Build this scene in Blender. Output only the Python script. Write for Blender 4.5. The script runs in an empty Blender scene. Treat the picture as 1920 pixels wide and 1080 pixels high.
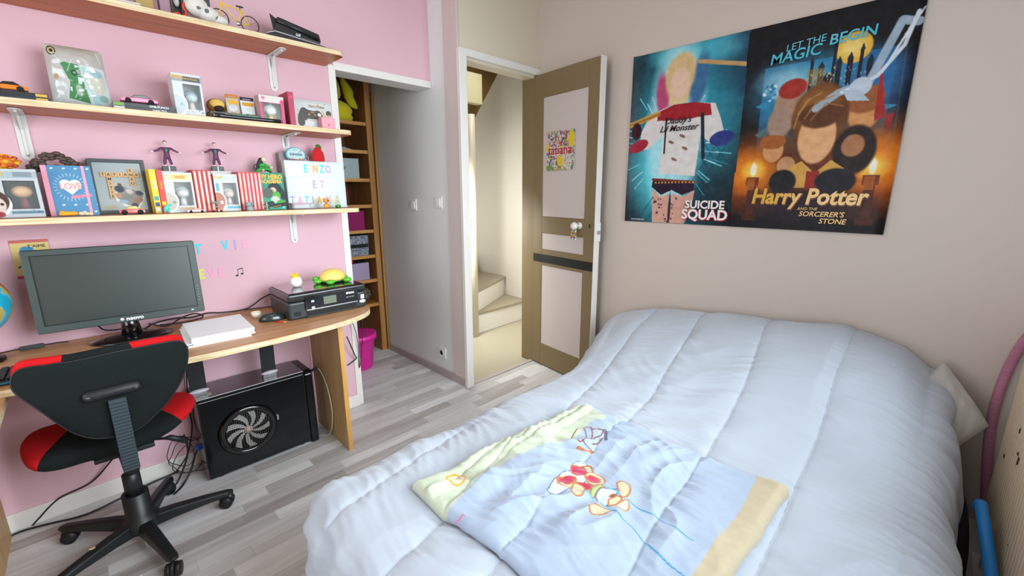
import bpy, bmesh, math, random
import numpy as np
from mathutils import Vector, Matrix

random.seed(7)
S = bpy.context.scene
C = S.collection
PI = math.pi

# ------------------------------------------------------------------ camera
H = 1.30
FPX = 804.5
YAW, PIT, ROL = math.radians(45.08), math.radians(12.88), math.radians(-.13)
_f = Vector((math.sin(YAW)*math.cos(PIT), math.cos(YAW)*math.cos(PIT), -math.sin(PIT)))
_r = Vector((math.cos(YAW), -math.sin(YAW), 0))
_u = _r.cross(_f)
_r2 = _r*math.cos(ROL)+_u*math.sin(ROL)
_u2 = -_r*math.sin(ROL)+_u*math.cos(ROL)
cam = bpy.data.objects.new('camera', bpy.data.cameras.new('camera'))
C.objects.link(cam)
cam.data.sensor_width = 36
cam.data.lens = FPX/1920*36
cam.data.clip_start = .02
M = Matrix(((_r2.x, _u2.x, -_f.x, 0), (_r2.y, _u2.y, -_f.y, 0), (_r2.z, _u2.z, -_f.z, H), (0, 0, 0, 1)))
cam.matrix_world = M
S.camera = cam

def W(px, py, ax, val):
    """measure: where the sight line of a photo point meets the real plane x/y/z = val"""
    d = _r2*(px-960)-_u2*(py-540)+_f*FPX
    i = 'xyz'.index(ax)
    c = Vector((0, 0, H))
    return c+d*((val-c[i])/d[i])

# ------------------------------------------------------------------ light
S.view_settings.view_transform = 'Standard'
S.view_settings.look = 'None'
S.view_settings.exposure = -0.15
S.view_settings.gamma = 1
S.view_settings.use_curve_mapping = False
wd = bpy.data.worlds.new('sky')
S.world = wd
wd.use_nodes = True
nt = wd.node_tree
nt.nodes['Background'].inputs[0].default_value = (.72, .86, 1, 1)
nt.nodes['Background'].inputs[1].default_value = 2.0

def area(name, loc, target, sx, sy, power, col=(1, 1, 1), spread=180):
    l = bpy.data.lights.new(name, 'AREA')
    l.shape = 'RECTANGLE'; l.size = sx; l.size_y = sy
    l.energy = power; l.color = col; l.spread = math.radians(spread)
    o = bpy.data.objects.new(name, l); C.objects.link(o)
    o.location = loc
    o.rotation_euler = (Vector(target)-Vector(loc)).to_track_quat('-Z', 'Y').to_euler()
    return o
# daylight entering through the window over the radiator
area('window_daylight', (1.15, -.40, 1.50), (.35, 2.4, .55), 1.7, 1.15, 31, (.86, .95, 1), 100)
area('rear_fill', (-1.75, .75, 1.35), (1.3, 1.3, .7), 1.5, 1.9, 27, (.97, .98, 1), 150)  # unseen fill added behind the camera to brighten the room
area('ceiling_fill', (.5, 1.0, 2.50), (.5, 1.0, 0), .5, .5, 4, (1, .95, .88))  # soft fill added under the ceiling, no fixture there
area('stair_daylight', (2.02, 2.72, 1.15), (3.0, 3.05, .45), .3, .5, 24, (1, .98, .93))

area('hall_fill', (2.55, 2.75, 2.55), (2.6, 2.9, 0), .3, .3, 3, (1, .98, .92), 100)  # unseen fill added to lift the dark newel and stairwell

# ------------------------------------------------------------------ helpers
def lin(c):
    if isinstance(c, str):
        c = tuple(int(c[i:i+2], 16) for i in (0, 2, 4))
    o = []
    for v in c[:3]:
        v = v/255
        o.append(v/12.92 if v <= .04045 else ((v+.055)/1.055)**2.4)
    return tuple(o)+(1,)

MATS = {}
def mat(name, col, rough=.6, metal=0., bump=None, coat=0., alpha=1., trans=0., spec=.5, emit=0, vary=None, sheen=0):
    if name in MATS: return MATS[name]
    m = bpy.data.materials.new(name); m.use_nodes = True
    n = m.node_tree; b = n.nodes['Principled BSDF']
    c = lin(col) if not (isinstance(col, tuple) and len(col) == 4) else col
    b.inputs['Base Color'].default_value = c
    b.inputs['Roughness'].default_value = rough
    b.inputs['Metallic'].default_value = metal
    b.inputs['Specular IOR Level'].default_value = spec
    if coat: b.inputs['Coat Weight'].default_value = coat; b.inputs['Coat Roughness'].default_value = .08
    if trans: b.inputs['Transmission Weight'].default_value = trans
    if sheen: b.inputs['Sheen Weight'].default_value = sheen
    if alpha < 1: b.inputs['Alpha'].default_value = alpha
    if emit:
        b.inputs['Emission Color'].default_value = c; b.inputs['Emission Strength'].default_value = emit
    if bump or vary:
        tc = n.nodes.new('ShaderNodeTexCoord')
        if vary:   # (scale vector, noise scale, second colour)
            mp = n.nodes.new('ShaderNodeMapping'); mp.inputs['Scale'].default_value = vary[0]
            n.links.new(tc.outputs['Object'], mp.inputs[0])
            nz = n.nodes.new('ShaderNodeTexNoise'); nz.inputs['Scale'].default_value = vary[1]; nz.inputs['Detail'].default_value = 5
            n.links.new(mp.outputs[0], nz.inputs[0])
            mr = n.nodes.new('ShaderNodeMapRange'); mr.inputs[1].default_value = .35; mr.inputs[2].default_value = .65
            n.links.new(nz.outputs[0], mr.inputs[0])
            mx = n.nodes.new('ShaderNodeMix'); mx.data_type = 'RGBA'
            mx.inputs[6].default_value = c; mx.inputs[7].default_value = lin(vary[2])
            n.links.new(mr.outputs[0], mx.inputs[0]); n.links.new(mx.outputs[2], b.inputs['Base Color'])
        if bump:   # (scale, strength, distance)
            nz2 = n.nodes.new('ShaderNodeTexNoise'); nz2.inputs['Scale'].default_value = bump[0]; nz2.inputs['Detail'].default_value = 4
            n.links.new(tc.outputs['Object'], nz2.inputs[0])
            bp = n.nodes.new('ShaderNodeBump'); bp.inputs['Strength'].default_value = bump[1]
            bp.inputs['Distance'].default_value = bump[2] if len(bump) > 2 else .002
            n.links.new(nz2.outputs[0], bp.inputs['Height']); n.links.new(bp.outputs[0], b.inputs['Normal'])
    MATS[name] = m
    return m

def paint_mat(name, rough=.5, coat=0, bump=None, sheen=0):
    """printed surface: colour comes from the painted 'print' attribute"""
    if name in MATS: return MATS[name]
    m = mat(name, 'ffffff', rough, coat=coat, bump=bump, sheen=sheen)
    n = m.node_tree
    a = n.nodes.new('ShaderNodeAttribute'); a.attribute_name = 'print'
    n.links.new(a.outputs['Color'], n.nodes['Principled BSDF'].inputs['Base Color'])
    return m

class MB:
    def __init__(s): s.b = bmesh.new(); s.k = 0
    def _tag(s, fs):
        for f in fs: f.material_index = s.k
    def box(s, x0, x1, y0, y1, z0, z1):
        v = [s.b.verts.new(p) for p in ((x0,y0,z0),(x1,y0,z0),(x1,y1,z0),(x0,y1,z0),(x0,y0,z1),(x1,y0,z1),(x1,y1,z1),(x0,y1,z1))]
        s._tag([s.b.faces.new([v[i] for i in q]) for q in ((3,2,1,0),(4,5,6,7),(0,1,5,4),(1,2,6,5),(2,3,7,6),(3,0,4,7))])
        return s
    def obox(s, c, ex, ey, ez):
        c, ex, ey, ez = map(Vector, (c, ex, ey, ez))
        v = [s.b.verts.new(c+ex*a+ey*b+ez*d) for a, b, d in ((-1,-1,-1),(1,-1,-1),(1,1,-1),(-1,1,-1),(-1,-1,1),(1,-1,1),(1,1,1),(-1,1,1))]
        s._tag([s.b.faces.new([v[i] for i in q]) for q in ((3,2,1,0),(4,5,6,7),(0,1,5,4),(1,2,6,5),(2,3,7,6),(3,0,4,7))])
        return s
    def prism(s, poly, axis, a, b):
        """poly = 2D points; axis = extrusion axis; a,b = range"""
        def P(p, t):
            return {'x': (t, p[0], p[1]), 'y': (p[0], t, p[1]), 'z': (p[0], p[1], t)}[axis]
        v0 = [s.b.verts.new(P(p, a)) for p in poly]; v1 = [s.b.verts.new(P(p, b)) for p in poly]
        fs = [s.b.faces.new(v0), s.b.faces.new(v1[::-1])]
        n = len(poly)
        for i in range(n): fs.append(s.b.faces.new((v0[i], v1[i], v1[(i+1) % n], v0[(i+1) % n])))
        s._tag(fs); return s
    def tube(s, pts, r, n=10, cap=True):
        pts = [Vector(p) for p in pts]
        rs = r if isinstance(r, (list, tuple)) else [r]*len(pts)
        rings = []; up = None
        for i, p in enumerate(pts):
            d = (pts[min(i+1, len(pts)-1)]-pts[max(i-1, 0)]).normalized()
            if up is None: up = Vector((0, 0, 1)) if abs(d.z) < .9 else Vector((1, 0, 0))
            x = d.cross(up).normalized(); up = x.cross(d).normalized()
            rings.append([s.b.verts.new(p+(x*math.cos(2*PI*k/n)+up*math.sin(2*PI*k/n))*rs[i]) for k in range(n)])
        fs = []
        for a, b in zip(rings, rings[1:]):
            for k in range(n): fs.append(s.b.faces.new((a[k], a[(k+1) % n], b[(k+1) % n], b[k])))
        if cap: fs += [s.b.faces.new(rings[0][::-1]), s.b.faces.new(rings[-1])]
        for f in fs: f.smooth = True
        s._tag(fs); return s
    def lathe(s, prof, c=(0, 0, 0), n=28, axis='z', sx=1, sy=1):
        """prof = [(radius, height)]"""
        c = Vector(c); rings = []
        def P(a, r, h):
            u, v = r*math.cos(a)*sx, r*math.sin(a)*sy
            return c+Vector({'z': (u, v, h), 'y': (u, h, v), 'x': (h, u, v)}[axis])
        for r, h in prof: rings.append([s.b.verts.new(P(2*PI*k/n, max(r, 1e-5), h)) for k in range(n)])
        fs = []
        for a, b in zip(rings, rings[1:]):
            for k in range(n): fs.append(s.b.faces.new((a[k], a[(k+1) % n], b[(k+1) % n], b[k])))
        fs += [s.b.faces.new(rings[0][::-1]), s.b.faces.new(rings[-1])]
        for f in fs: f.smooth = True
        s._tag(fs); return s
    def ball(s, c, r, n=16):
        r = r if isinstance(r, (tuple, list)) else (r, r, r)
        m = n//2
        c = Vector(c)
        rings = [[s.b.verts.new(c+Vector((r[0]*math.sin(PI*j/m)*math.cos(2*PI*k/n), r[1]*math.sin(PI*j/m)*math.sin(2*PI*k/n), r[2]*math.cos(PI*j/m)))) for k in range(n)] for j in range(1, m)]
        t = s.b.verts.new(c+Vector((0, 0, r[2]))); bt = s.b.verts.new(c-Vector((0, 0, r[2])))
        fs = []
        for k in range(n):
            fs.append(s.b.faces.new((t, rings[0][k], rings[0][(k+1) % n])))
            fs.append(s.b.faces.new((bt, rings[-1][(k+1) % n], rings[-1][k])))
        for a, b in zip(rings, rings[1:]):
            for k in range(n): fs.append(s.b.faces.new((a[k], b[k], b[(k+1) % n], a[(k+1) % n])))
        for f in fs: f.smooth = True
        s._tag(fs); return s
    def face(s, pts):
        f = s.b.faces.new([s.b.verts.new(p) for p in pts]); s._tag([f]); return s
    def cushion(s, poly, axis, mid, tf, tb, rings=9, keep=None, bend=None, pw=2.6):
        """rounded pad over a 2D outline: thickness tf towards + axis and tb towards - axis"""
        n = len(poly); cx = sum(p[0] for p in poly)/n; cy = sum(p[1] for p in poly)/n
        def P(p, t): return Vector({'x': (t, p[0], p[1]), 'y': (p[0], t, p[1]), 'z': (p[0], p[1], t)}[axis])
        for sg, th in ((1, tf), (-1, tb)):
            R = []
            for j in range(rings+1):
                q = math.sin(j/rings*PI/2)
                row = []
                for p in poly:
                    x = cx+(p[0]-cx)*q; y = cy+(p[1]-cy)*q
                    t = mid+sg*th*(max(0, 1-q**pw))**.5+(bend(x, y) if bend else 0)
                    row.append(s.b.verts.new(P((x, y), t)))
                R.append(row)
            for j in range(rings):
                for i in range(n):
                    q4 = (R[j][i], R[j][(i+1) % n], R[j+1][(i+1) % n], R[j+1][i])
                    mc = sum((v.co for v in q4), Vector())/4
                    if keep and not keep(mc): continue
                    f = s.b.faces.new(q4); f.smooth = True; f.material_index = s.k
        return s
    def cut(s, co, no):
        """keep only the side the plane normal points away from"""
        bmesh.ops.remove_doubles(s.b, verts=s.b.verts, dist=1e-6)
        bmesh.ops.bisect_plane(s.b, geom=s.b.verts[:]+s.b.edges[:]+s.b.faces[:], plane_co=co, plane_no=no, clear_outer=True)
        return s
    def build(s, name, mats, parent=None, bevel=0, world=True, recenter=True, seg=2, auto=True):
        bmesh.ops.remove_doubles(s.b, verts=s.b.verts, dist=1e-6)
        bmesh.ops.recalc_face_normals(s.b, faces=s.b.faces)
        me = bpy.data.meshes.new(name)
        off = Vector((0, 0, 0))
        if parent is not None:
            if world: off = root_loc(parent)
        elif recenter and len(s.b.verts):
            xs = [v.co for v in s.b.verts]
            off = Vector(((min(v.x for v in xs)+max(v.x for v in xs))/2, (min(v.y for v in xs)+max(v.y for v in xs))/2, min(v.z for v in xs)))
        for v in s.b.verts: v.co -= off
        s.b.to_mesh(me); s.b.free()
        for m in (mats if isinstance(mats, (list, tuple)) else [mats]): me.materials.append(m)
        o = bpy.data.objects.new(name, me); C.objects.link(o)
        if parent is not None: o.parent = parent
        else: o.location = off
        if bevel:
            md = o.modifiers.new('bevel', 'BEVEL'); md.width = bevel; md.segments = seg; md.limit_method = 'ANGLE'; md.angle_limit = math.radians(40)
        return o

def root_loc(p):
    v = Vector((0, 0, 0))
    while p is not None: v += p.location; p = p.parent
    return v

def tag(o, label=None, cat=None, group=None, kind=None):
    if label: o['label'] = label
    if cat: o['category'] = cat
    if group: o['group'] = group
    if kind: o['kind'] = kind
    return o

def thing(name, label, cat, loc=(0, 0, 0), rotz=0, group=None, kind=None, rot=None):
    o = bpy.data.objects.new(name, None); C.objects.link(o)
    o.empty_display_size = .05
    o.location = loc; o.rotation_euler = rot if rot else (0, 0, rotz)
    return tag(o, label, cat, group, kind)

def struct(name, mb, m, **k):
    return tag(mb.build(name, m, **k), kind='structure')

def dup(o, loc=None, label=None, parent=None):
    c = o.copy(); C.objects.link(c); c.parent = parent
    if loc is not None: c.location = loc
    if label: c['label'] = label
    for ch in list(o.children): dup(ch, parent=c)
    return c

def text(parent, s, loc, size, m, rot=(PI/2, 0, 0), extrude=.0004, shear=0, sx=1, bold=0, align='CENTER', name='lettering', toplevel=False, jit=None):
    cu = bpy.data.curves.new('t', 'FONT'); cu.body = s; cu.size = size; cu.extrude = extrude; cu.shear = shear
    cu.offset = bold; cu.align_x = align; cu.align_y = 'CENTER'; cu.resolution_u = 3
    t = bpy.data.objects.new('t', cu); C.objects.link(t)
    bpy.context.view_layer.update()
    me = bpy.data.meshes.new_from_object(t.evaluated_get(bpy.context.evaluated_depsgraph_get()))
    bpy.data.objects.remove(t); bpy.data.curves.remove(cu)
    for v in me.vertices: v.co.x *= sx
    me.name = name
    me.materials.clear(); me.materials.append(m)
    o = bpy.data.objects.new(name, me); C.objects.link(o)
    if parent is not None: o.parent = parent
    o.location = loc; o.rotation_euler = rot
    return o

# ---- painting prints
class Canvas:
    def __init__(s, nx, ny, bg, aspect):
        s.nx, s.ny, s.a, s.k = nx, ny, aspect, .78
        s.A = np.zeros((ny, nx, 3)); s.A[:] = s.c(bg)
        s.u, s.v = np.meshgrid(np.linspace(0, 1, nx), np.linspace(0, 1, ny)*aspect)
    def c(s, h):
        if isinstance(h, str): return np.array([int(h[i:i+2], 16)/255 for i in (0, 2, 4)])
        return np.array(h)/255
    def mix(s, m, col): s.A += (s.c(col)-s.A)*np.clip(m, 0, 1)[..., None]
    def ell(s, cx, cy, rx, ry, col, rot=0, soft=.08, al=1):
        cy *= s.a; ry *= s.a
        a = math.radians(rot); dx, dy = s.u-cx, s.v-cy
        x = (dx*math.cos(a)+dy*math.sin(a))/rx; y = (-dx*math.sin(a)+dy*math.cos(a))/ry
        d = np.hypot(x, y)
        s.mix(np.clip((1+soft/2-d)/soft, 0, 1)*al, col)
    def rect(s, x0, y0, x1, y1, col, al=1): s.mix(((s.u >= x0)*(s.u <= x1)*(s.v >= y0*s.a)*(s.v <= y1*s.a))*1.*al, col)
    def poly(s, pts, col, al=1):
        ins = np.zeros(s.u.shape, bool); n = len(pts)
        for i in range(n):
            x0, y0 = pts[i]; x1, y1 = pts[(i+1) % n]; y0 *= s.a; y1 *= s.a
            if y0 == y1: continue
            c = ((y0 > s.v) != (y1 > s.v)) & (s.u < (x1-x0)*(s.v-y0)/(y1-y0)+x0)
            ins ^= c
        s.mix(ins*1.*al, col)
    def line(s, pts, w, col, al=1, soft=.4):
        D = np.full(s.u.shape, 9.)
        for (x0, y0), (x1, y1) in zip(pts, pts[1:]):
            y0 *= s.a; y1 *= s.a; dx, dy = x1-x0, y1-y0; L = dx*dx+dy*dy+1e-12
            t = np.clip(((s.u-x0)*dx+(s.v-y0)*dy)/L, 0, 1)
            D = np.minimum(D, np.hypot(s.u-x0-t*dx, s.v-y0-t*dy))
        s.mix(np.clip((w-D)/(w*soft), 0, 1)*al, col)
    def vgrad(s, x0, y0, x1, y1, c0, c1):
        t = np.clip((s.v/s.a-y0)/(y1-y0), 0, 1)[..., None]
        col = s.c(c0)*(1-t)+s.c(c1)*t
        m = ((s.u >= x0)*(s.u <= x1)*(s.v >= y0*s.a)*(s.v <= y1*s.a))[..., None]
        s.A = np.where(m, col, s.A)
    def speck(s, n, x0, y0, x1, y1, r, cols, soft=.3, seed=1):
        R = random.Random(seed)
        for _ in range(n): s.ell(R.uniform(x0, x1), R.uniform(y0, y1), r*R.uniform(.5, 1.4), r*R.uniform(.5, 1.4)/s.a, R.choice(cols), R.uniform(0, 180), soft)
    def grain(s, amp, f=9, seed=3):
        n = noise2(s.u*f+seed, s.v*f, seed)+.5*noise2(s.u*f*2.3, s.v*f*2.3+seed, seed+1)
        s.A = np.clip(s.A+amp*n[..., None], 0, 1)
    def lin(s):
        a = np.clip(s.A, 0, 1)
        return np.where(a <= .04045, a/12.92, ((a+.055)/1.055)**2.4)*s.k

def noise2(x, y, seed=0):
    xi = np.floor(x).astype(np.int64); yi = np.floor(y).astype(np.int64)
    xf = x-xi; yf = y-yi
    def g(i, j):
        h = (i*374761393+j*668265263+seed*1442695041) & 0xffffffff
        h = ((h ^ (h >> 13))*1274126177) & 0xffffffff
        h = h ^ (h >> 16)
        a = h/4294967296*2*np.pi
        return np.cos(a), np.sin(a)
    def d(i, j, fx, fy):
        a, b = g(xi+i, yi+j); return a*fx+b*fy
    u = xf**3*(xf*(xf*6-15)+10); v = yf**3*(yf*(yf*6-15)+10)
    n0 = d(0, 0, xf, yf)*(1-u)+d(1, 0, xf-1, yf)*u
    n1 = d(0, 1, xf, yf-1)*(1-u)+d(1, 1, xf-1, yf-1)*u
    return (n0*(1-v)+n1*v)*1.4

def grid_mesh(name, P, m, parent=None, col=None, world=False, loc=None, smooth=True):
    """P = (ny,nx,3) array of points; col = linear colours"""
    ny, nx = P.shape[:2]
    me = bpy.data.meshes.new(name)
    idx = np.arange(ny*nx).reshape(ny, nx)
    q = np.stack([idx[:-1, :-1], idx[1:, :-1], idx[1:, 1:], idx[:-1, 1:]], -1).reshape(-1, 4)
    V = P.reshape(-1, 3).astype(float)
    if loc is not None and parent is None: V = V-np.array(loc)
    me.vertices.add(len(V)); me.vertices.foreach_set('co', V.ravel())
    me.loops.add(q.size); me.loops.foreach_set('vertex_index', q.ravel())
    me.polygons.add(len(q)); me.polygons.foreach_set('loop_start', np.arange(0, q.size, 4)); me.polygons.foreach_set('loop_total', np.full(len(q), 4))
    me.update(); me.validate()
    if smooth: me.polygons.foreach_set('use_smooth', np.ones(len(q), bool))
    if col is not None:
        at = me.color_attributes.new('print', 'FLOAT_COLOR', 'POINT')
        c = np.ones((ny*nx, 4)); c[:, :3] = col.reshape(-1, 3); at.data.foreach_set('color', c.ravel())
    me.materials.append(m)
    o = bpy.data.objects.new(name, me); C.objects.link(o)
    if parent is not None: o.parent = parent
    elif loc is not None: o.location = loc
    return o

def panel(name, cv, w, h, m, parent, x0=0, y0=0, z0=0, t=.0012, top=True):
    """printed sheet facing -y: lower-left corner (x0, y0, z0), with a real rim of thickness t"""
    P = np.zeros((cv.ny+2, cv.nx+2, 3)); K = np.pad(cv.lin(), ((1, 1), (1, 1), (0, 0)), 'edge')
    u = np.pad(np.linspace(0, 1, cv.nx), 1, 'edge'); v = np.pad(np.linspace(1, 0, cv.ny), 1, 'edge')
    P[..., 0] = x0+u[None, :]*w; P[..., 2] = z0+v[:, None]*h; P[..., 1] = y0
    for s in (np.s_[0, :], np.s_[-1, :], np.s_[:, 0], np.s_[:, -1]): P[s][..., 1] = y0+t
    return grid_mesh(name, P, m, parent, K, smooth=False)

def skin(name, pts, edges, m, parent, sub=2, root=0):
    """body grown from a skeleton: pts = [(x,y,z,r)]"""
    me = bpy.data.meshes.new(name); me.from_pydata([p[:3] for p in pts], edges, [])
    o = bpy.data.objects.new(name, me); C.objects.link(o); me.materials.append(m)
    if parent is not None: o.parent = parent
    md = o.modifiers.new('skin', 'SKIN'); md.use_smooth_shade = True
    sv = me.skin_vertices[0].data
    for i, p in enumerate(pts):
        r = p[3]; sv[i].radius = (r, r) if not isinstance(r, tuple) else r
    sv[root].use_root = True
    sd = o.modifiers.new('sub', 'SUBSURF'); sd.levels = sub; sd.render_levels = sub
    return o

# ------------------------------------------------------------------ materials
def wood_mat(name, c1, c2, axis='x', rough=.45, scale=1.0, coat=.0):
    if name in MATS: return MATS[name]
    sc = {'x': (1.2, 14, 14), 'y': (14, 1.2, 14), 'z': (14, 14, 1.2)}[axis]
    m = mat(name, c1, rough, vary=(tuple(v*scale for v in sc), 2.2, c2), coat=coat, bump=(60, .06, .0006))
    return m
def ply_mat():
    """pale plywood edge with thin darker glue lines"""
    m = mat('plywood_edge', 'e6d6b4', .6, vary=((3, 60, 60), 2.5, 'c9b083'))
    return m
PLY = ply_mat()
WOOD_UNDER = wood_mat('varnished_plywood_underside', 'c26c10', 'a65408', 'x', .4)
WOOD_TOP = wood_mat('desk_plywood_face', 'c49468', 'b07e50', 'x', .4)
WOOD_LIGHT = wood_mat('light_pine_panel', 'cfaa78', 'bd9460', 'z', .5)
WOOD_EDGE_O = wood_mat('orange_pine_edge', 'd9a65a', 'c48c42', 'z', .5)
WOOD_CUP = wood_mat('cupboard_wood', 'b57e48', '9a6838', 'x', .5)
WOOD_CUPV = wood_mat('cupboard_wood_upright', 'b27c48', '986838', 'z', .5)
WOOD_LIP = wood_mat('cupboard_shelf_edge', 'd09a52', 'b9803c', 'x', .5)
PINK = mat('pink_wall_paint', 'dfb6c1', .75, bump=(45, .12, .001))
WHITE_T = mat('white_trim_paint', 'e9e6e0', .45, bump=(30, .05, .001))
CREAM = mat('cream_wall_paint', 'cfc1b5', .8, bump=(50, .1, .001))
CREAM_D = mat('cream_wallpaper', 'ddd2bd', .8, bump=(50, .1, .001))
GREYW = mat('pale_grey_wall_paint', 'e9ebe9', .75, bump=(50, .1, .001))
MAUVE = mat('mauve_skirting', 'b3a4a4', .55)
OLIVE = mat('olive_brown_paint', '7d6b4a', .5, bump=(40, .1, .001))
LILAC = mat('lilac_door_panel', 'c9bdb9', .6)
BLACKP = mat('black_plastic', '101112', .35)
BLACKM = mat('matt_black_plastic', '15181a', .5, bump=(300, .1, .0004))
BLACKG = mat('gloss_black', '0a0b0d', .12, coat=.5)
CHROME = mat('chrome', 'd8d8d8', .2, metal=1)
STEEL = mat('white_steel', 'dcdcd8', .35)
WHITE_P = mat('white_plastic', 'eeeeea', .4)
CLEAR = mat('clear_plastic', 'f2f7f8', .12, alpha=.22, spec=.8)
CABLE = mat('cable_black', '1c1d20', .45)
CABLEW = mat('cable_white', 'cfcab8', .45)
PRINT = paint_mat('printed_card', .45)
PRINTG = paint_mat('printed_gloss_paper', .42)
PRINTG.node_tree.nodes['Principled BSDF'].inputs['Specular IOR Level'].default_value = .2
# ------------------------------------------------------------------ floor material (laminate strips running along x)
def floor_mat():
    m = mat('grey_laminate_strips', 'c8c2bd', .42)
    n = m.node_tree; L = n.links.new; b = n.nodes['Principled BSDF']
    def N(t, **k):
        x = n.nodes.new(t)
        for a, v in k.items(): setattr(x, a, v)
        return x
    def Mth(op, a, bb=None):
        x = N('ShaderNodeMath', operation=op)
        for i, v in enumerate((a, bb)):
            if v is None: continue
            if isinstance(v, (int, float)): x.inputs[i].default_value = v
            else: L(v, x.inputs[i])
        return x.outputs[0]
    tc = N('ShaderNodeTexCoord'); sp = N('ShaderNodeSeparateXYZ'); L(tc.outputs['Object'], sp.inputs[0])
    row = Mth('FLOOR', Mth('DIVIDE', sp.outputs[1], .066))
    wn = N('ShaderNodeTexWhiteNoise', noise_dimensions='1D'); L(row, wn.inputs['W'])
    xo = Mth('ADD', Mth('DIVIDE', sp.outputs[0], .42), Mth('MULTIPLY', wn.outputs[0], 7.3))
    col = Mth('FLOOR', xo)
    cb = N('ShaderNodeCombineXYZ'); L(row, cb.inputs[0]); L(col, cb.inputs[1])
    w2 = N('ShaderNodeTexWhiteNoise', noise_dimensions='3D'); L(cb.outputs[0], w2.inputs['Vector'])
    mp = N('ShaderNodeMapping'); mp.inputs['Scale'].default_value = (1.6, 26, 1); L(tc.outputs['Object'], mp.inputs[0])
    ad = N('ShaderNodeVectorMath', operation='ADD'); L(mp.outputs[0], ad.inputs[0])
    sc = N('ShaderNodeVectorMath', operation='SCALE'); L(w2.outputs['Color'], sc.inputs[0]); sc.inputs['Scale'].default_value = 20
    L(sc.outputs[0], ad.inputs[1])
    nz = N('ShaderNodeTexNoise'); nz.inputs['Scale'].default_value = 1.6; nz.inputs['Detail'].default_value = 6; nz.inputs['Roughness'].default_value = .6
    L(ad.outputs[0], nz.inputs[0])
    t = Mth('ADD', Mth('MULTIPLY', w2.outputs[0], .5), Mth('MULTIPLY', nz.outputs[0], .62))
    cr = N('ShaderNodeValToRGB'); e = cr.color_ramp.elements
    e[0].position = .18; e[0].color = lin('9d9692'); e[1].position = .84; e[1].color = lin('ebecec')
    k = e.new(.5); k.color = lin('c9c7c6')
    L(t, cr.inputs[0])
    fy = Mth('FRACT', Mth('DIVIDE', sp.outputs[1], .066)); fx = Mth('FRACT', xo)
    seam = Mth('MINIMUM', Mth('MULTIPLY', fy, 30), Mth('MULTIPLY', fx, 180))
    seam = Mth('MINIMUM', seam, 1)
    mx = N('ShaderNodeMix', data_type='RGBA'); mx.inputs[6].default_value = lin('8a7f79')
    L(Mth('ADD', Mth('MULTIPLY', seam, .45), .55), mx.inputs[0]); L(cr.outputs[0], mx.inputs[7]); L(mx.outputs[2], b.inputs['Base Color'])
    return m
FLOOR = floor_mat()
HALLF = mat('beige_hall_lino', 'aba590', .45, bump=(20, .05, .001))

XQ, YP, YD, XG = 2.377, 2.40, 2.114, 1.69      # poster wall, pink wall, door wall, grey wall
YW, XB, ZC = -.46, -1.9, 2.62                   # window wall, rear wall, ceiling

struct('floor', MB().box(XB, XQ+.12, YW-.1, 2.135, -.04, 0).box(XB, 1.72, 2.135, 2.62, -.04, 0).box(.6, 1.72, 2.62, 3.6, -.04, 0), FLOOR)
struct('floor_hall', MB().box(1.722, 3.30, 2.136, 4.2, -.04, -.003), HALLF)
struct('ceiling', MB().box(XB, XQ+.12, YW-.1, YP+.1, ZC, ZC+.05), mat('ceiling_white', 'eeeae2', .8))
struct('wall_pink', MB().box(XB, 1.075, YP, YP+.12, 0, ZC).box(1.075, XG, YP, YP+.12, 1.955, ZC), PINK)
struct('wall_right', MB().box(XQ, XQ+.12, YW-.1, YD+.1, 0, ZC), CREAM)
struct('wall_grey', MB().box(XG, XG+.11, 2.236, 3.7, 0, ZC).box(XG, XG+.03, YD+.004, 2.236, 0, ZC), GREYW)
struct('wall_back', MB().box(XG+.0, XQ, YD, YD+.10, 2.09, ZC).box(XG, XG+.03, YD, YD+.004, 0, 2.09), CREAM_D)
# window wall with its opening, rear wall with an unseen opening added to let light in
wx0, wx1, wz0, wz1 = .3, 2.0, .90, 2.10
struct('wall_window', MB().box(XB, wx0, YW-.1, YW, 0, ZC).box(wx1, XQ, YW-.1, YW, 0, ZC).box(wx0, wx1, YW-.1, YW, 0, wz0).box(wx0, wx1, YW-.1, YW, wz1, ZC), CREAM)
struct('wall_rear', MB().box(XB-.1, XB, YW, .0, 0, ZC).box(XB-.1, XB, 1.5, YP, 0, ZC).box(XB-.1, XB, 0, 1.5, 2.2, ZC), CREAM)
w = thing('window_1', None, None, ((wx0+wx1)/2, YW-.05, wz0), kind='structure')
MB().box(wx0, wx1, YW-.08, YW-.03, wz0, wz0+.05).box(wx0, wx1, YW-.08, YW-.03, wz1-.05, wz1).box(wx0, wx0+.05, YW-.08, YW-.03, wz0+.05, wz1-.05).box(wx1-.05, wx1, YW-.08, YW-.03, wz0+.05, wz1-.05).box(1.12, 1.18, YW-.08, YW-.03, wz0+.05, wz1-.05).build('window_frame', WHITE_T, w)
# the alcove behind the pink wall
struct('wall_alcove', MB().box(.6, 1.69, 3.55, 3.62, 0, 2.4).box(.52, .6, YP+.12, 3.62, 0, 2.4), mat('alcove_paint', 'bfb6b0', .8))
struct('ceiling_alcove', MB().box(.52, 1.69, YP+.12, 3.62, 2.4, 2.44), mat('ceiling_white', 'eeeae2', .8))

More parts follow.
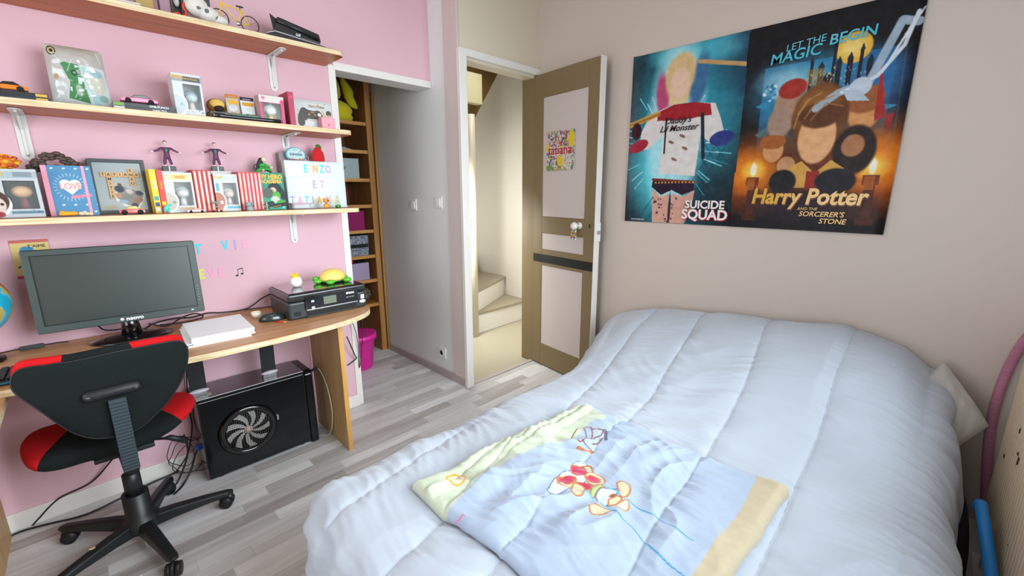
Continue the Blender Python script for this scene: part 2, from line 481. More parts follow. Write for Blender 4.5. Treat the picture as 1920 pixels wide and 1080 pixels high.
# skirting and trims
struct('baseboard_pink', MB().box(XB, 1.06, YP-.014, YP, 0, .072), WHITE_T, bevel=.003)
struct('baseboard_grey', MB().box(XG-.013, XG, 2.115, 3.18, 0, .052).box(XG-.013, XG+.0, 2.101, 2.115, 0, .052), MAUVE, bevel=.003)
struct('baseboard_right', MB().box(XQ-.013, XQ, YW, 1.5, 0, .06), MAUVE, bevel=.003)
struct('trim_1', MB().box(1.048, 1.086, YP-.006, YP+.13, 0, 1.94), WHITE_T, bevel=.002)            # end of the pink wall
struct('trim_2', MB().box(1.075, XG-.002, YP-.010, YP+.13, 1.918, 1.957), WHITE_T, bevel=.002)       # lintel over the alcove
struct('trim_3', MB().box(XG-.012, XG, 2.109, 2.242, .052, ZC), mat('pinkish_board', 'd6c8c4', .6), bevel=.002)   # board closing the grey wall
struct('trim_4', MB().box(XG-.016, XG+.04, 2.088, 2.116, 0, 2.09).box(XG+.04, XQ-.0, 2.088, 2.114, 2.052, 2.092), WHITE_T, bevel=.003)  # door frame
struct('trim_5', MB().box(XG+.03, XG+.040, 2.112, 2.14, 0, 2.056).box(XG+.04, XQ-.03, 2.112, 2.2, 2.035, 2.056), mat('frame_cream', 'd8cfbb', .5))
struct('trim_6', MB().box(2.332, 2.377, 2.098, 2.22, 0, 2.05), OLIVE, bevel=.003)                    # right jamb
struct('trim_7', MB().box(XG+.044, 2.332, 2.10, 2.135, 0, .006), mat('grey_threshold', 'b5aba6', .5))
struct('trim_8', MB().box(XQ-.004, XQ, YW, 2.1, ZC-.03, ZC), CREAM)
# strike plate on the frame
MB().box(XG+.034, XG+.05, 2.080, 2.089, 1.035, 1.13).box(XG+.038, XG+.046, 2.077, 2.081, 1.05, 1.115).build('strike_plate', WHITE_P).update_tag()
tag(bpy.data.objects['strike_plate'], 'white strike plate on the left post of the door frame', 'strike plate')

# ------------------------------------------------------------------ hall and stairs
struct('wall_hall', MB().box(3.15, 3.25, 2.2, 4.2, 0, 3.2).box(1.80, 3.25, 4.1, 4.2, 0, 3.2).box(2.377, 3.25, 2.12, 2.2, 0, 3.2).box(1.80, 1.84, 3.7, 4.2, 0, 3.2), mat('hall_plaster', 'dcd8ce', .85, bump=(12, .15, .003)))
struct('ceiling_hall', MB().box(1.8, 3.25, 2.2, 4.2, 2.62, 2.68), mat('hall_ceiling', 'cbc6b0', .8))
st = thing('staircase', None, None, (2.38, 2.9, 0), kind='structure')
TREAD = mat('beige_stair_tread', 'a49a86', .5, bump=(20, .08, .001)); RISER = mat('white_riser', 'f0efec', .6)
NX, NY = 2.42, 2.90
def wedge(a0, a1, z, t, Rr=1.25, nose=0):
    """winder tread between two angles about the newel, clipped to the hall walls"""
    pts = [(NX, NY)]
    for k in range(7):
        a = math.radians(a0+(a1-a0)*k/6)
        r = min(Rr, (3.15-NX)/max(math.cos(a), 1e-3) if math.cos(a) > 0 else 9, (4.1-NY)/max(math.sin(a), 1e-3) if math.sin(a) > 0 else 9)
        pts.append((NX+r*math.cos(a), NY+r*math.sin(a)))
    return pts
angs = [2, 26, 50, 74, 98]
for k in range(4):
    z = .2*(k+1)
    MB().prism(wedge(angs[k]-1.5, angs[k+1]+6, z, .03), 'z', z-.028, z).build('tread', TREAD, st, bevel=.004)
    a = math.radians(angs[k])
    r = min(1.25, (3.15-NX)/math.cos(a) if math.cos(a) > 0 else 9)
    rr = MB(); d = Vector((math.cos(a), math.sin(a), 0)); nn = Vector((-d.y, d.x, 0))
    c = Vector((NX, NY, z-.114))+d*(r/2)+nn*.008
    rr.obox(c, d*(r/2), nn*.008, (0, 0, .086)); rr.build('riser', RISER, st)
MB().tube([(2.40, 2.87, -.0), (2.40, 2.87, 1.9)], .036, 20).build('newel_post', mat('cream_post', 'cfc4ac', .5), st)
MB().box(2.46, 2.50, 3.02, 3.06, .6, 1.86).build('corner_strip', mat('cream_post2', 'ded8ca', .6), st)
MB().box(2.50, 2.535, 3.0, 3.03, 1.545, 1.585).build('latch', mat('latch_beige', '9c8c70', .5), st)
# underside of the upper flight: olive stringer, cream panels
MB().prism([(2.555, 1.80), (2.60, 1.86), (2.96, 2.38), (2.96, 2.62), (2.45, 2.62), (2.45, 1.80)], 'y', 3.10, 3.13).build('stringer', mat('olive_stringer', '6b4f22', .5), st)
MB().box(1.85, 2.665, 3.02, 3.095, 2.03, 2.27).build('soffit_box', mat('cream_soffit', 'cfc8a2', .7), st)

# ------------------------------------------------------------------ door leaf (open against the poster wall)
hx, hy = 2.338, 2.10
fx_, fy_ = 2.262, 1.525
ang = math.atan2(fy_-hy, fx_-hx)
DL = math.hypot(fx_-hx, fy_-hy)
d1 = thing('door_1', None, None, (hx, hy, 0), ang, kind='structure')
DZ = 2.045; LO = .012
# local x runs from the hinge to the free edge; local -y faces into the room
def zb(a, b): return LO+a, LO+b
fr = MB()
fr.box(0, DL, 0, .036, LO, DZ)
o = fr.build('door_core', OLIVE, d1, world=False)
f2 = MB(); t = -.008
f2.box(0, .085, t, 0, LO, DZ).box(DL-.085, DL, t, 0, LO, DZ)
for a, b in ((LO, .17), (.775, .885), (1.005, 1.115), (1.90, DZ)): f2.box(.085, DL-.085, t, 0, a, b)
f2.build('door_frame', OLIVE, d1, world=False, bevel=.002)
for a, b in ((.17, .775), (.885, 1.005), (1.115, 1.90)):
    MB().box(.085, DL-.085, -.003, .0, a, b).build('door_panel', LILAC, d1, world=False)
    mo = MB()
    mo.box(.085, .089, -.007, -.003, a, b).box(DL-.089, DL-.085, -.007, -.003, a, b).box(.085, DL-.085, -.007, -.003, a, a+.004).box(.085, DL-.085, -.007, -.003, b-.004, b)
    mo.build('moulding', OLIVE, d1, world=False)
MB().box(.004, DL-.004, -.0105, -.0085, .792, .850).build('black_band', mat('black_vinyl', '050506', .3), d1, world=False)
MB().box(DL, DL+.004, -.009, .038, LO, DZ+.003).build('edge_strip', WHITE_T, d1, world=False)
h = MB().lathe([(.022, 0), (.022, .006), (.009, .008), (.009, .03), (.02, .036), (.026, .05), (.02, .064), (0, .068)], (0, 0, 0), 24, 'y')
for v in h.b.verts: v.co = Vector((v.co.x+DL-.125, -v.co.y-.008, v.co.z+1.075))
h.build('door_knob', mat('glass_knob', 'e6e4da', .15, spec=.8), d1, world=False)
MB().box(DL-.043, DL-.035, -.0105, -.008, 1.065, 1.09).build('keyhole', BLACKP, d1, world=False)
lk = MB().box(DL+.004, DL+.014, -.012, .034, .985, 1.10); lk.build('lock_plate', WHITE_P, d1, world=False)
MB().box(DL+.014, DL+.03, -.004, .014, 1.03, 1.052).build('latch_bolt', CHROME, d1, world=False)
# beaded charm hanging on the knob
bd = MB(); cols = ['d7485a', '3f7fc4', 'f0c648', '63b36a', 'f4f4f4', 'e58a3a']
bm_ = [mat('bead_'+c, c, .4) for c in cols]
ca, sa = math.cos(ang), math.sin(ang)
def dl(x, y, z): return (hx+x*ca-y*sa, hy+x*sa+y*ca, z)
for s_ in range(4):
    for k in range(8):
        bd.k = (s_*3+k) % 6
        bd.ball(dl(DL-.125+.016*(s_-1.5), -.055-.004*s_, 1.055-k*.0085), .0055, 8)
tag(bd.build('bead_charm', bm_), 'strings of coloured beads hanging from the door knob', 'charm')

# drawing pinned on the door
cv = Canvas(150, 140, 'e4e0dc', .93)
R = random.Random(5)
pal = ['d8303c', '2e6ec0', 'f1c417', '3fa14b', 'e98ab0', '1c1c20', '7a3f9a', 'f08a24', '50b9c4']
for _ in range(620): cv.ell(R.random(), R.random(), R.uniform(.008, .04), R.uniform(.008, .035), R.choice(pal), R.uniform(0, 180), .3, .85)
for _ in range(60):
    x, y = R.random(), R.random(); cv.line([(x, y), (x+R.uniform(-.1, .1), y+R.uniform(-.1, .1))], .006, R.choice(pal+['1c1c20']))
cv.rect(.55, .62, .9, .98, 'f0ecd8', .7)
for _ in range(70): cv.ell(R.uniform(.55, .95), R.uniform(.6, 1), .012, .01, R.choice(pal), 0, .3)
cv.ell(.88, .22, .11, .2, 'f5d31b', 0, .1); cv.ell(.5, .75, .1, .14, 'f5d31b'); cv.ell(.1, .93, .1, .08, '6ea832'); cv.ell(.06, .42, .07, .1, 'f5d31b')
cv.rect(.1, .40, .82, .62, 'ffffff', .55)
dr = thing('drawing', 'colourful felt-pen drawing with red lettering stuck on the open door', 'drawing', dl(.128, -.0075, 1.425), ang)
panel('paper', cv, .262, .248, PRINT, dr)
text(dr, 'tatiana', (.128, -.002, .128), .082, mat('ink_red', 'b81c2c', .5), extrude=.0003, bold=.0008)

# switches and socket on the grey wall
def switch(y, z, label, sock=False):
    t_ = thing('wall_socket' if sock else 'light_switch', label, 'socket' if sock else 'light switch', (XG, y, z))
    MB().box(XG-.010, XG, y-.038, y+.038, z-.040, z+.040).build('plate', WHITE_P, t_, bevel=.004)
    if sock:
        MB().lathe([(.020, 0), (.020, .004), (.017, .004), (.016, .0)], (0, 0, 0), 24, 'x').build('socket_rim', mat('sock_grey', 'cfcfcb', .5), t_, world=False).location = (-.014, 0, 0)
        MB().box(XG-.0155, XG-.0135, y-.012, y-.006, z-.003, z+.003).box(XG-.0155, XG-.0135, y+.006, y+.012, z-.003, z+.003).build('socket_hole', BLACKP, t_)
    else:
        MB().box(XG-.015, XG-.009, y-.022, y+.022, z-.026, z+.026).build('rocker', mat('rocker_white', 'f6f6f2', .3), t_, bevel=.002)
switch(2.655, 1.20, 'white light switch on the grey wall, farther from the door frame')
switch(2.353, 1.221, 'white light switch on the grey wall, right next to the door frame board')
switch(2.378, .176, 'white power socket low on the grey wall above the skirting', True)
# ------------------------------------------------------------------ alcove cupboard
cb = thing('shelf_unit', 'tall open brown wooden shelf unit inside the alcove', 'shelf unit', (1.2, 3.15, 0))
MB().box(1.622, 1.664, 3.14, 3.53, 0, 2.38).build('side_panel', WOOD_CUPV, cb)
MB().box(1.622, 1.664, 3.137, 3.14, 0, 2.38).build('panel_edge', wood_mat('cupboard_front_edge', 'c08a4c', 'a87438', 'z', .5), cb)
MB().box(.72, .76, 3.14, 3.53, 0, 2.38).build('side_panel', WOOD_CUPV, cb)
MB().box(.76, 1.622, 3.52, 3.54, 0, 2.38).build('back_panel', wood_mat('cupboard_back', '6b4423', '5a381c', 'z', .6), cb)
SZ = [.40-.0, .598, .792, .989, 1.180, 1.374, 1.578, 1.777]
for z in SZ:
    MB().box(.76, 1.622, 3.165, 3.52, z-.012, z+.01).build('shelf', WOOD_CUP, cb)
    MB().box(.76, 1.622, 3.145, 3.166, z-.012, z+.012).build('shelf_edge', WOOD_LIP, cb)
MB().tube([(1.677, 3.128, 0.008), (1.678, 3.128, 2.0)], .009, 8).build('wooden_rod', WOOD_EDGE_O)
tag(bpy.data.objects['wooden_rod'], 'thin orange wooden batten leaning beside the alcove shelf unit', 'batten')

def cube_bin(x0, x1, y0, y1, z0, z1, m, label, handle=None, rim=None, name='storage_bin', lid=True):
    t_ = thing(name, label, 'storage box', ((x0+x1)/2, y0, z0))
    mb = MB(); w_ = .006
    mb.box(x0, x1, y0, y0+w_, z0, z1).box(x0, x1, y1-w_, y1, z0, z1).box(x0, x0+w_, y0+w_, y1-w_, z0, z1).box(x1-w_, x1, y0+w_, y1-w_, z0, z1).box(x0+w_, x1-w_, y0+w_, y1-w_, z0, z0+.01)
    mb.build('bin_body', m, t_, bevel=.002)
    xc = (x0+x1)/2
    if handle: MB().tube([(xc-.035, y0-.001, (z0+z1)/2+.01), (xc-.02, y0-.012, (z0+z1)/2-.012), (xc+.02, y0-.012, (z0+z1)/2-.012), (xc+.035, y0-.001, (z0+z1)/2+.01)], .005, 8).build('handle', handle, t_)
    if rim: MB().box(x0+.01, x1-.01, y0+.008, y1-.008, z1-.02, z1+.004).build('lining', rim, t_, bevel=.003)
    return t_
FAB = lambda n, c, c2=None: mat(n, c, .9, bump=(220, .25, .0008), vary=((1, 1, 1), 60, c2) if c2 else None)
cube_bin(1.28, 1.556, 3.17, 3.45, 1.384, 1.530, FAB('aqua_grey_fabric', 'a9b8b8'), 'pale grey-green fabric box with a loop handle in the alcove', FAB('aqua_grey_fabric', 'a9b8b8'))
cube_bin(1.20, 1.445, 3.17, 3.42, 1.190, 1.325, FAB('plum_fabric', '8a1458'), 'plum fabric box behind the tiny silver tree, upper of the two', None)
cube_bin(1.28, 1.568, 3.17, 3.45, .999, 1.145, FAB('plum_fabric', '8a1458'), 'plum fabric box on the alcove shelf just above the striped box', None, FAB('dark_lining', '2c2030'))
t_ = cube_bin(1.30, 1.585, 3.17, 3.45, .802, .958, FAB('striped_fabric', 'a4a8b6', '4b5060'), 'grey and black woven box with a black handle band in the alcove', None, FAB('dark_lining', '2c2030'))
MB().box(1.375, 1.575, 3.160, 3.169, .868, .892).build('handle_band', mat('black_cloth', '15161a', .9), t_)
t_ = cube_bin(1.30, 1.575, 3.17, 3.45, .608, .745, FAB('lilac_fabric', 'a795b4'), 'lilac fabric box in the alcove beside the printer', None, FAB('navy_lining', '191c38'))
MB().box(1.45, 1.462, 3.2, 3.21, .74, .765).build('red_tag', mat('tag_red', 'd8402c', .7), t_)
# furry bundle on the lowest shelf
cr = MB().cushion([(1.40+.10*math.cos(a), .455+.065*math.sin(a)+(.02 if math.cos(a) > 0 else 0)) for a in [2*PI*k/20 for k in range(20)]], 'y', 3.27, .06, .08)
fb = tag(cr.build('furry_bundle', mat('fur_grey', '8d8272', 1, vary=((1, 1, 1), 40, '3a322c'), bump=(90, .8, .01))), 'furry grey-brown bundle on the shelf just right of the printer', 'plush')
fb.location.x += .115
# flat papers
MB().tube([(1.28, 3.25, 1.592), (1.40, 3.22, 1.603), (1.55, 3.25, 1.594)], .0035, 4)
pp = MB()
for k in range(5): pp.box(1.24+.01*k, 1.53-.012*k, 3.18+.006*k, 3.42, 1.589+k*.0045, 1.592+k*.0045)
tag(pp.build('paper_bundle', mat('paper_grey', 'b9bcc0', .7)), 'thin pile of grey papers lying on the alcove shelf', 'papers')
# pink bucket
bk = thing('bucket', 'bright pink plastic bucket on the floor under the alcove shelves', 'bucket', (1.36, 3.02, 0))
MB().lathe([(.085, 0), (.088, .004), (.112, .235), (.116, .238), (.122, .238), (.124, .262), (.114, .262), (.110, .235), (.084, .008), (0, .008)], (1.34, 2.95, 0), 36).build('bucket_body', mat('pink_bucket_plastic', 'e0269a', .35), bk)
MB().lathe([(.120, .225), (.127, .225), (.127, .266), (.118, .266)], (1.34, 2.95, 0), 36).build('bucket_rim', mat('pink_bucket_plastic', 'e0269a', .35), bk)
# yellow plush
yp = thing('yellow_plush_toy', 'big bright yellow plush toy squeezed on the top alcove shelf', 'plush toy', (1.475, 3.30, 1.789))
YEL = mat('yellow_plush', 'e2d21a', .95, bump=(120, .5, .002), sheen=.4)
def pud(n, pts, y, tf, tb, m):
    q = [(1.49+p[0], 1.789+p[1]) for p in pts]
    q = q+[q[0]]; q = smooth_l(q)
    MB().cushion(q, 'y', y, tf, tb, 9).build(n, m, yp)
def smooth_l(p, n=4):
    p = p[:-1]; L = len(p); out = []
    for i in range(L):
        a, b, c, d = p[i-1], p[i], p[(i+1) % L], p[(i+2) % L]
        for k in range(n):
            t = k/n
            out.append(tuple(.5*((2*b[j])+(-a[j]+c[j])*t+(2*a[j]-5*b[j]+4*c[j]-d[j])*t*t+(-a[j]+3*b[j]-3*c[j]+d[j])*t**3) for j in range(2)))
    return out
pud('plush_body', [(-.16, .0), (-.02, -.004), (.06, .002), (.09, .03), (.078, .055), (.09, .085), (.06, .125), (0, .15), (-.08, .155), (-.16, .12), (-.19, .06)], 3.27, .09, .08, YEL)
pud('plush_head', [(-.14, .15), (-.05, .145), (.01, .17), (.015, .23), (-.01, .30), (-.07, .34), (-.14, .31), (-.17, .22)], 3.28, .07, .06, YEL)
pud('plush_ear', [(.0, .305), (.045, .27), (.085, .215), (.085, .17), (.112, .10), (.06, .11), (.03, .15), (.01, .22)], 3.215, .03, .03, mat('yellow_plush_ear', 'cfc21a', .95, bump=(120, .5, .002)))
pud('plush_arm', [(-.14, .02), (-.11, .06), (-.08, .055), (-.075, .02), (-.11, .0)], 3.19, .015, .02, YEL)
MB().ball((1.49-.055, 3.185, 1.789+.055), (.007, .004, .009), 8).build('care_label', mat('label_grey', '9ab0b4', .6), yp)
# ------------------------------------------------------------------ posters on the right wall
def poster(name, label, y0, w, z0, h, cv, curl):
    t_ = thing(name, label, 'poster', (XQ-.002, y0, z0), -PI/2)
    P = np.zeros((cv.ny, cv.nx, 3)); u, v = np.meshgrid(np.linspace(0, 1, cv.nx), np.linspace(1, 0, cv.ny))
    P[..., 0] = u*w; P[..., 2] = v*h
    bow = .0025*(1+noise2(u*2.2, v*3.1, 4))+curl(u, v)
    P[..., 1] = -bow-.0015
    md_ = grid_mesh('print', P, PRINTG, t_, cv.lin()).modifiers.new('paper', 'SOLIDIFY'); md_.thickness = .0006; md_.offset = -1
    return t_

c1 = Canvas(230, 345, '0d1016', 1.5); c1.k = .9
c1.vgrad(0, 0, 1, .5, '2f7f93', '12303c')
c1.ell(.12, .22, .24, .26, '0c0a10', 0, .7); c1.ell(.95, .15, .16, .16, '123048', 0, .3); c1.ell(.82, .16, .13, .12, '10283c', 0, .2)
c1.ell(.75, .06, .2, .06, '5fb4c4', 0, 1, .8); c1.ell(.4, .04, .2, .05, '7cc6cf', 0, 1, .8)
c1.ell(.08, .65, .2, .35, '1c0a0e', 0, .8); c1.ell(.03, .45, .08, .3, '4d1418', 0, 1.2, .8)
c1.ell(.45, .5, .42, .55, '37b9cf', 0, 1.1, .9); c1.ell(.3, .68, .22, .22, '63dcea', 0, 1.1, .8); c1.ell(.75, .62, .2, .3, '2b8ea6', 0, 1.2, .8)
for k in range(6):   # lattice pattern in the lower right
    c1.line([(.55+.09*k, .55), (.95+.09*k, .95)], .006, '14606e', .8); c1.line([(1.05-.09*k, .5), (.6-.09*k, .98)], .006, '14606e', .8)
c1.ell(.85, .85, .25, .2, '0c1a22', 0, 1, .7)
for k in range(34):
    a = R.uniform(0, 2*PI); r = R.uniform(.3, .42); c1.line([(.42+r*math.cos(a), .55+r*.8*math.sin(a)), (.42+(r+.12)*math.cos(a), .55+(r+.12)*.8*math.sin(a))], R.uniform(.002, .007), R.choice(['8ff0f8', 'd8fcff', '48c8da']), .8)
c1.ell(.44, .45, .25, .50, 'c9f4f8', 0, .35, .75)
# abstract colour masses of the same palette
c1.ell(.46, .18, .15, .145, 'e9cf9c', 8, .10); c1.ell(.31, .25, .06, .12, 'c0507c', -6, .45); c1.ell(.63, .20, .07, .14, '3e6f9c', 8, .45); c1.ell(.46, .16, .13, .12, 'e0c08c', 8, .25)
c1.ell(.46, .20, .085, .085, 'efc9ae', 0, .12)
c1.poly([(.2, .35), (.4, .31), (.55, .31), (.78, .33), (.84, .42), (.9, .54), (.8, .56), (.68, .49), (.66, .72), (.32, .70), (.34, .48), (.2, .55), (.1, .56), (.12, .45)], 'e4e0da')
c1.poly([(.28, .34), (.42, .31), (.6, .31), (.74, .33), (.76, .39), (.5, .40), (.27, .39)], 'a6202a')
c1.line([(.0, .40), (.28, .35)], .028, 'd8a24e'); c1.line([(.62, .10), (1.0, .16)], .02, 'caa06a'); c1.line([(.0, .40), (.3, .35)], .012, '8a5a20', .6)
c1.ell(.1, .53, .1, .035, 'a6283a', -20, .12); c1.ell(.86, .52, .10, .04, '2c3a80', -10, .12); c1.ell(.07, .44, .05, .05, '3a1420', 0, .15)
c1.line([(.68, .38), (.72, .62)], .018, '20242c'); c1.line([(.36, .38), (.36, .58)], .01, '20242c')
for x, y in ((.42, .52), (.55, .56), (.46, .62), (.52, .49)): c1.ell(x, y, .03, .008, '8a6a5c', 25, .15)
c1.poly([(.27, .735), (.66, .745), (.67, .80), (.56, .83), (.46, .80), (.36, .83), (.26, .78)], '2a1c30'); c1.line([(.27, .735), (.66, .755)], .014, '77302c')
for k in range(12): c1.ell(.3+.032*k, .755, .008, .006, 'c89a48', 0, .12)
c1.poly([(.27, .79), (.36, .84), (.45, .82), (.44, 1), (.29, 1)], 'dba894'); c1.poly([(.47, .82), (.57, .84), (.67, .80), (.66, .9), (.60, 1), (.46, 1)], 'd8a591')
c1.speck(26, .28, .84, .62, .99, .009, ['5c3a44', '7a4a50'], seed=4)
c1.ell(.45, .92, .012, .1, '3c2028', 0, .6)
c1.grain(.035, 18)
p1 = poster('poster', 'tall cyan and red film poster with the words SUICIDE SQUAD, nearer the door', 1.383, .606, 1.114, .915, c1, lambda u, v: .006*np.clip(.06-u, 0, 1)/.06)
PW = mat('poster_white_ink', 'efe6e4', .15); PR = mat('poster_red_ink', 'b8182c', .15); PCY = mat('poster_cyan_ink', '3fb6cc', .15); PGO = mat('poster_gold_ink', 'dca63a', .15); PDK = mat('poster_dark_ink', '2c1c24', .25)
text(p1, 'SUICIDE', (.468, -.010, .105), .058, PW, bold=.0016, sx=.98)
text(p1, 'SQUAD', (.470, -.010, .052), .072, PW, bold=.0022, sx=.98)
text(p1, 'SQUAD', (.472, -.0095, .050), .072, PR, bold=.0042, sx=.98)
text(p1, 'SUICIDE', (.470, -.0095, .103), .058, PDK, bold=.0034, sx=.98)
text(p1, "Daddy's", (.285, -.010, .548), .045, PDK, shear=.4, bold=.0006)
text(p1, "Lil Monster", (.29, -.010, .508), .045, PDK, shear=.4, bold=.0006)
text(p1, 'SUICIDESQUAD', (.085, -.010, .014), .012, PW)

c2 = Canvas(250, 375, '07080d', 1.5); c2.k = .9
c2.rect(.14, .20, .90, .62, '1a5c8c'); c2.ell(.45, .32, .34, .14, '3f9cc0', 0, 1.1, .9); c2.ell(.3, .28, .16, .06, 'a6d4e0', 10, 1.2, .8); c2.ell(.8, .45, .16, .2, '1c4c80', 0, 1, .8)
c2.ell(.85, .3, .12, .1, '2a72ac', 0, 1, .7)
c2.poly([(.10, .38), (.24, .33), (.18, .40)], '2a8ab4'); c2.poly([(.12, .52), (.22, .47), (.2, .55)], '2a8ab4'); c2.poly([(.8, .42), (.95, .44), (.84, .47)], '2a8ab4')
c2.speck(60, .15, .28, .5, .36, .012, ['8ec6da', 'd8eef2', '2c7aa4'], .8, 11)
# moon over a plain row of towers
c2.ell(.67, .175, .10, .066, 'f0b93c', 0, .1); c2.ell(.66, .17, .07, .045, 'f8d878', 0, .8)
for x, w_, t_, b in ((.44, .02, .18, .36), (.50, .035, .21, .36), (.57, .02, .07, .36), (.6, .03, .2, .36), (.66, .03, .19, .33), (.72, .02, .16, .33), (.77, .03, .21, .34), (.54, .05, .26, .36)):
    c2.rect(x-w_/2, t_+.03, x+w_/2, b, '101a2c'); c2.poly([(x-w_/2-.004, t_+.03), (x, t_), (x+w_/2+.004, t_+.03)], '16223a')
for _ in range(60): x, y = R.uniform(.44, .78), R.uniform(.24, .33); c2.rect(x, y, x+.006, y+.01, 'e8c468' if x < .58 else '8aa0b4', .8)
c2.rect(.42, .24, .52, .31, 'b0894a', .55)
# warm glows left and right and candles
c2.ell(.12, .72, .26, .16, 'c85a0c', 0, 1.1, .95); c2.ell(.86, .70, .28, .18, 'c85a0c', 0, 1.1, .95); c2.ell(.5, .66, .36, .2, '6a300c', 0, .9, .8)
c2.ell(.12, .70, .16, .09, 'f08a18', 0, 1.1, .95); c2.ell(.87, .68, .17, .1, 'f08a18', 0, 1.1, .95)
for x in (.14, .88):
    c2.ell(x, .70, .07, .045, 'ffcf50', 0, 1, .95); c2.ell(x, .695, .022, .035, 'fff6d8', 0, .4)
    c2.rect(x-.045, .735, x+.045, .78, '7a3a12'); c2.rect(x-.03, .78, x+.03, .93, '5c2a10'); c2.rect(x-.05, .93, x+.05, .96, '4a2210'); c2.rect(x-.036, .738, x+.02, .80, 'c06a24', .7)
# abstract masses of the same palette: no faces
c2.ell(.32, .40, .09, .11, 'b08a70', 0, .14); c2.ell(.34, .315, .09, .045, 'a82c22', -10, .12); c2.ell(.28, .47, .08, .08, 'a88c78', 0, .25); c2.ell(.26, .60, .07, .06, 'd89a68', 0, .14); c2.ell(.25, .56, .09, .035, 'a85c24', 0, .14); c2.ell(.36, .68, .06, .045, 'c89468', 0, .14)
c2.ell(.78, .45, .09, .09, 'd8985c', 0, .18); c2.ell(.77, .40, .11, .06, '9c5a2c', 0, .18); c2.poly([(.84, .50), (.94, .47), (.92, .56), (.83, .25)], 'a82420')
c2.ell(.76, .62, .12, .11, '24140e', 0, .14); c2.ell(.75, .60, .065, .05, 'b07850', 0, .18)
c2.ell(.53, .46, .17, .155, '6a3c18', 0, .10); c2.ell(.5, .42, .12, .1, '9a6428', 15, .6, .8)
c2.ell(.53, .55, .115, .125, 'e8b07c', 0, .10); c2.ell(.53, .45, .13, .06, '5c3212', 0, .18)
c2.poly([(.36, .70), (.46, .66), (.55, .72), (.64, .66), (.72, .70), (.7, .79), (.4, .79)], 'd8a44c'); c2.poly([(.5, .71), (.58, .71), (.57, .80), (.5, .80)], 'a02820'); c2.ell(.35, .76, .09, .06, '15131a', 0, .14); c2.ell(.68, .76, .12, .06, '15131a', 0, .14)
c2.line([(.5, .42), (.62, .36), (.78, .33), (.90, .10), (.98, .12)], .028, 'a8bccc', .95, .25); c2.line([(.64, .36), (.82, .31), (.93, .2), (.97, .08)], .014, 'e4ecf2', .95)
for k in range(9): c2.line([(.84+.012*k, .30-.02*k), (.90+.012*k, .2-.016*k)], .006, 'dfe8ee', .9)
c2.ell(.74, .345, .06, .04, 'c8d6e2', 20, .12); c2.poly([(.64, .35), (.74, .36), (.8, .41), (.68, .40)], 'b8cad8')
c2.ell(.5, .88, .34, .07, '2c1a2c', 0, 1, .8); c2.line([(.40, .44), (.44, .38), (.52, .35)], .006, 'c08a44', .8); c2.line([(.44, .46), (.5, .39), (.6, .37)], .006, 'b07a38', .8); c2.line([(.48, .47), (.56, .40), (.66, .42)], .006, 'a87034', .8); c2.line([(.38, .50), (.40, .43), (.46, .37)], .005, 'c89850', .7)
c2.grain(.045, 20)
c2.line([(.94, .18), (.96, .58), (.95, .7)], .006, '9aa0a4', .18)
p2 = poster('poster', 'large blue and orange film poster titled Harry Potter, farther from the door', .782, .612, 1.114, .915, c2, lambda u, v: .010*np.clip((u-.93)/.07, 0, 1)**2+.006*np.clip((.05-v)/.05, 0, 1))
text(p2, 'LET THE', (.235, -.012, .805), .040, PCY, shear=.15, rot=(PI/2, -.10, 0)); text(p2, 'MAGIC', (.20, -.012, .765), .062, PCY, shear=.15, rot=(PI/2, -.06, 0), bold=.0008)
text(p2, 'BEGIN', (.40, -.012, .80), .056, PCY, shear=.1, rot=(PI/2, -.04, 0), bold=.0008)
text(p2, 'Harry Potter', (.315, -.012, .150), .098, PGO, sx=.86, shear=.15, bold=.0028)
text(p2, 'Harry Potter', (.318, -.0112, .146), .098, mat('poster_brown_ink', '5a3410', .5), sx=.86, shear=.15, bold=.0050)
text(p2, 'AND THE', (.33, -.012, .098), .018, PGO, shear=.2); text(p2, "SORCERER'S", (.385, -.012, .075), .031, PGO, shear=.2, bold=.0005); text(p2, 'STONE', (.43, -.012, .045), .031, PGO, shear=.2, bold=.0005)

# ------------------------------------------------------------------ wall-mounted shelves
def shelf(z, x0, x1, y0, label, t=.022):
    s_ = thing('wall_shelf', label, 'shelf', ((x0+x1)/2, YP, z-t))
    r = .028
    out = [(x0, y0), (x1-r, y0)]+[(x1-r+r*math.sin(a), y0+r-r*math.cos(a)) for a in [PI/2*k/6 for k in range(1, 7)]]+[(x1, YP-.001), (x0, YP-.001)]
    MB().prism(out, 'z', z-t+.001, z-.001).build('board', PLY, s_)
    inn = [(x0, y0+.0008), (x1-r, y0+.0008)]+[(x1-r+(r-.0008)*math.sin(a), y0+r-(r-.0008)*math.cos(a)) for a in [PI/2*k/6 for k in range(1, 7)]]+[(x1-.0008, YP-.001), (x0, YP-.001)]
    MB().prism(inn, 'z', z-t, z-t+.001).build('underside', WOOD_UNDER, s_)
    MB().prism(inn, 'z', z-.001, z).build('top_face', wood_mat('shelf_top_face', '8f6238', '7c5230', 'x', .45), s_)
    return s_
ZT, ZM, ZL = 1.949, 1.590, 1.212
shelf(ZT, -.75, 1.035, 2.165, 'long plywood wall shelf, topmost of the three on the pink wall')
shelf(ZM, -.75, 1.040, 2.155, 'long plywood wall shelf, middle one of the three on the pink wall')
shelf(ZL, -.75, 1.048, 2.150, 'long plywood wall shelf just above the monitor, lowest of the three')
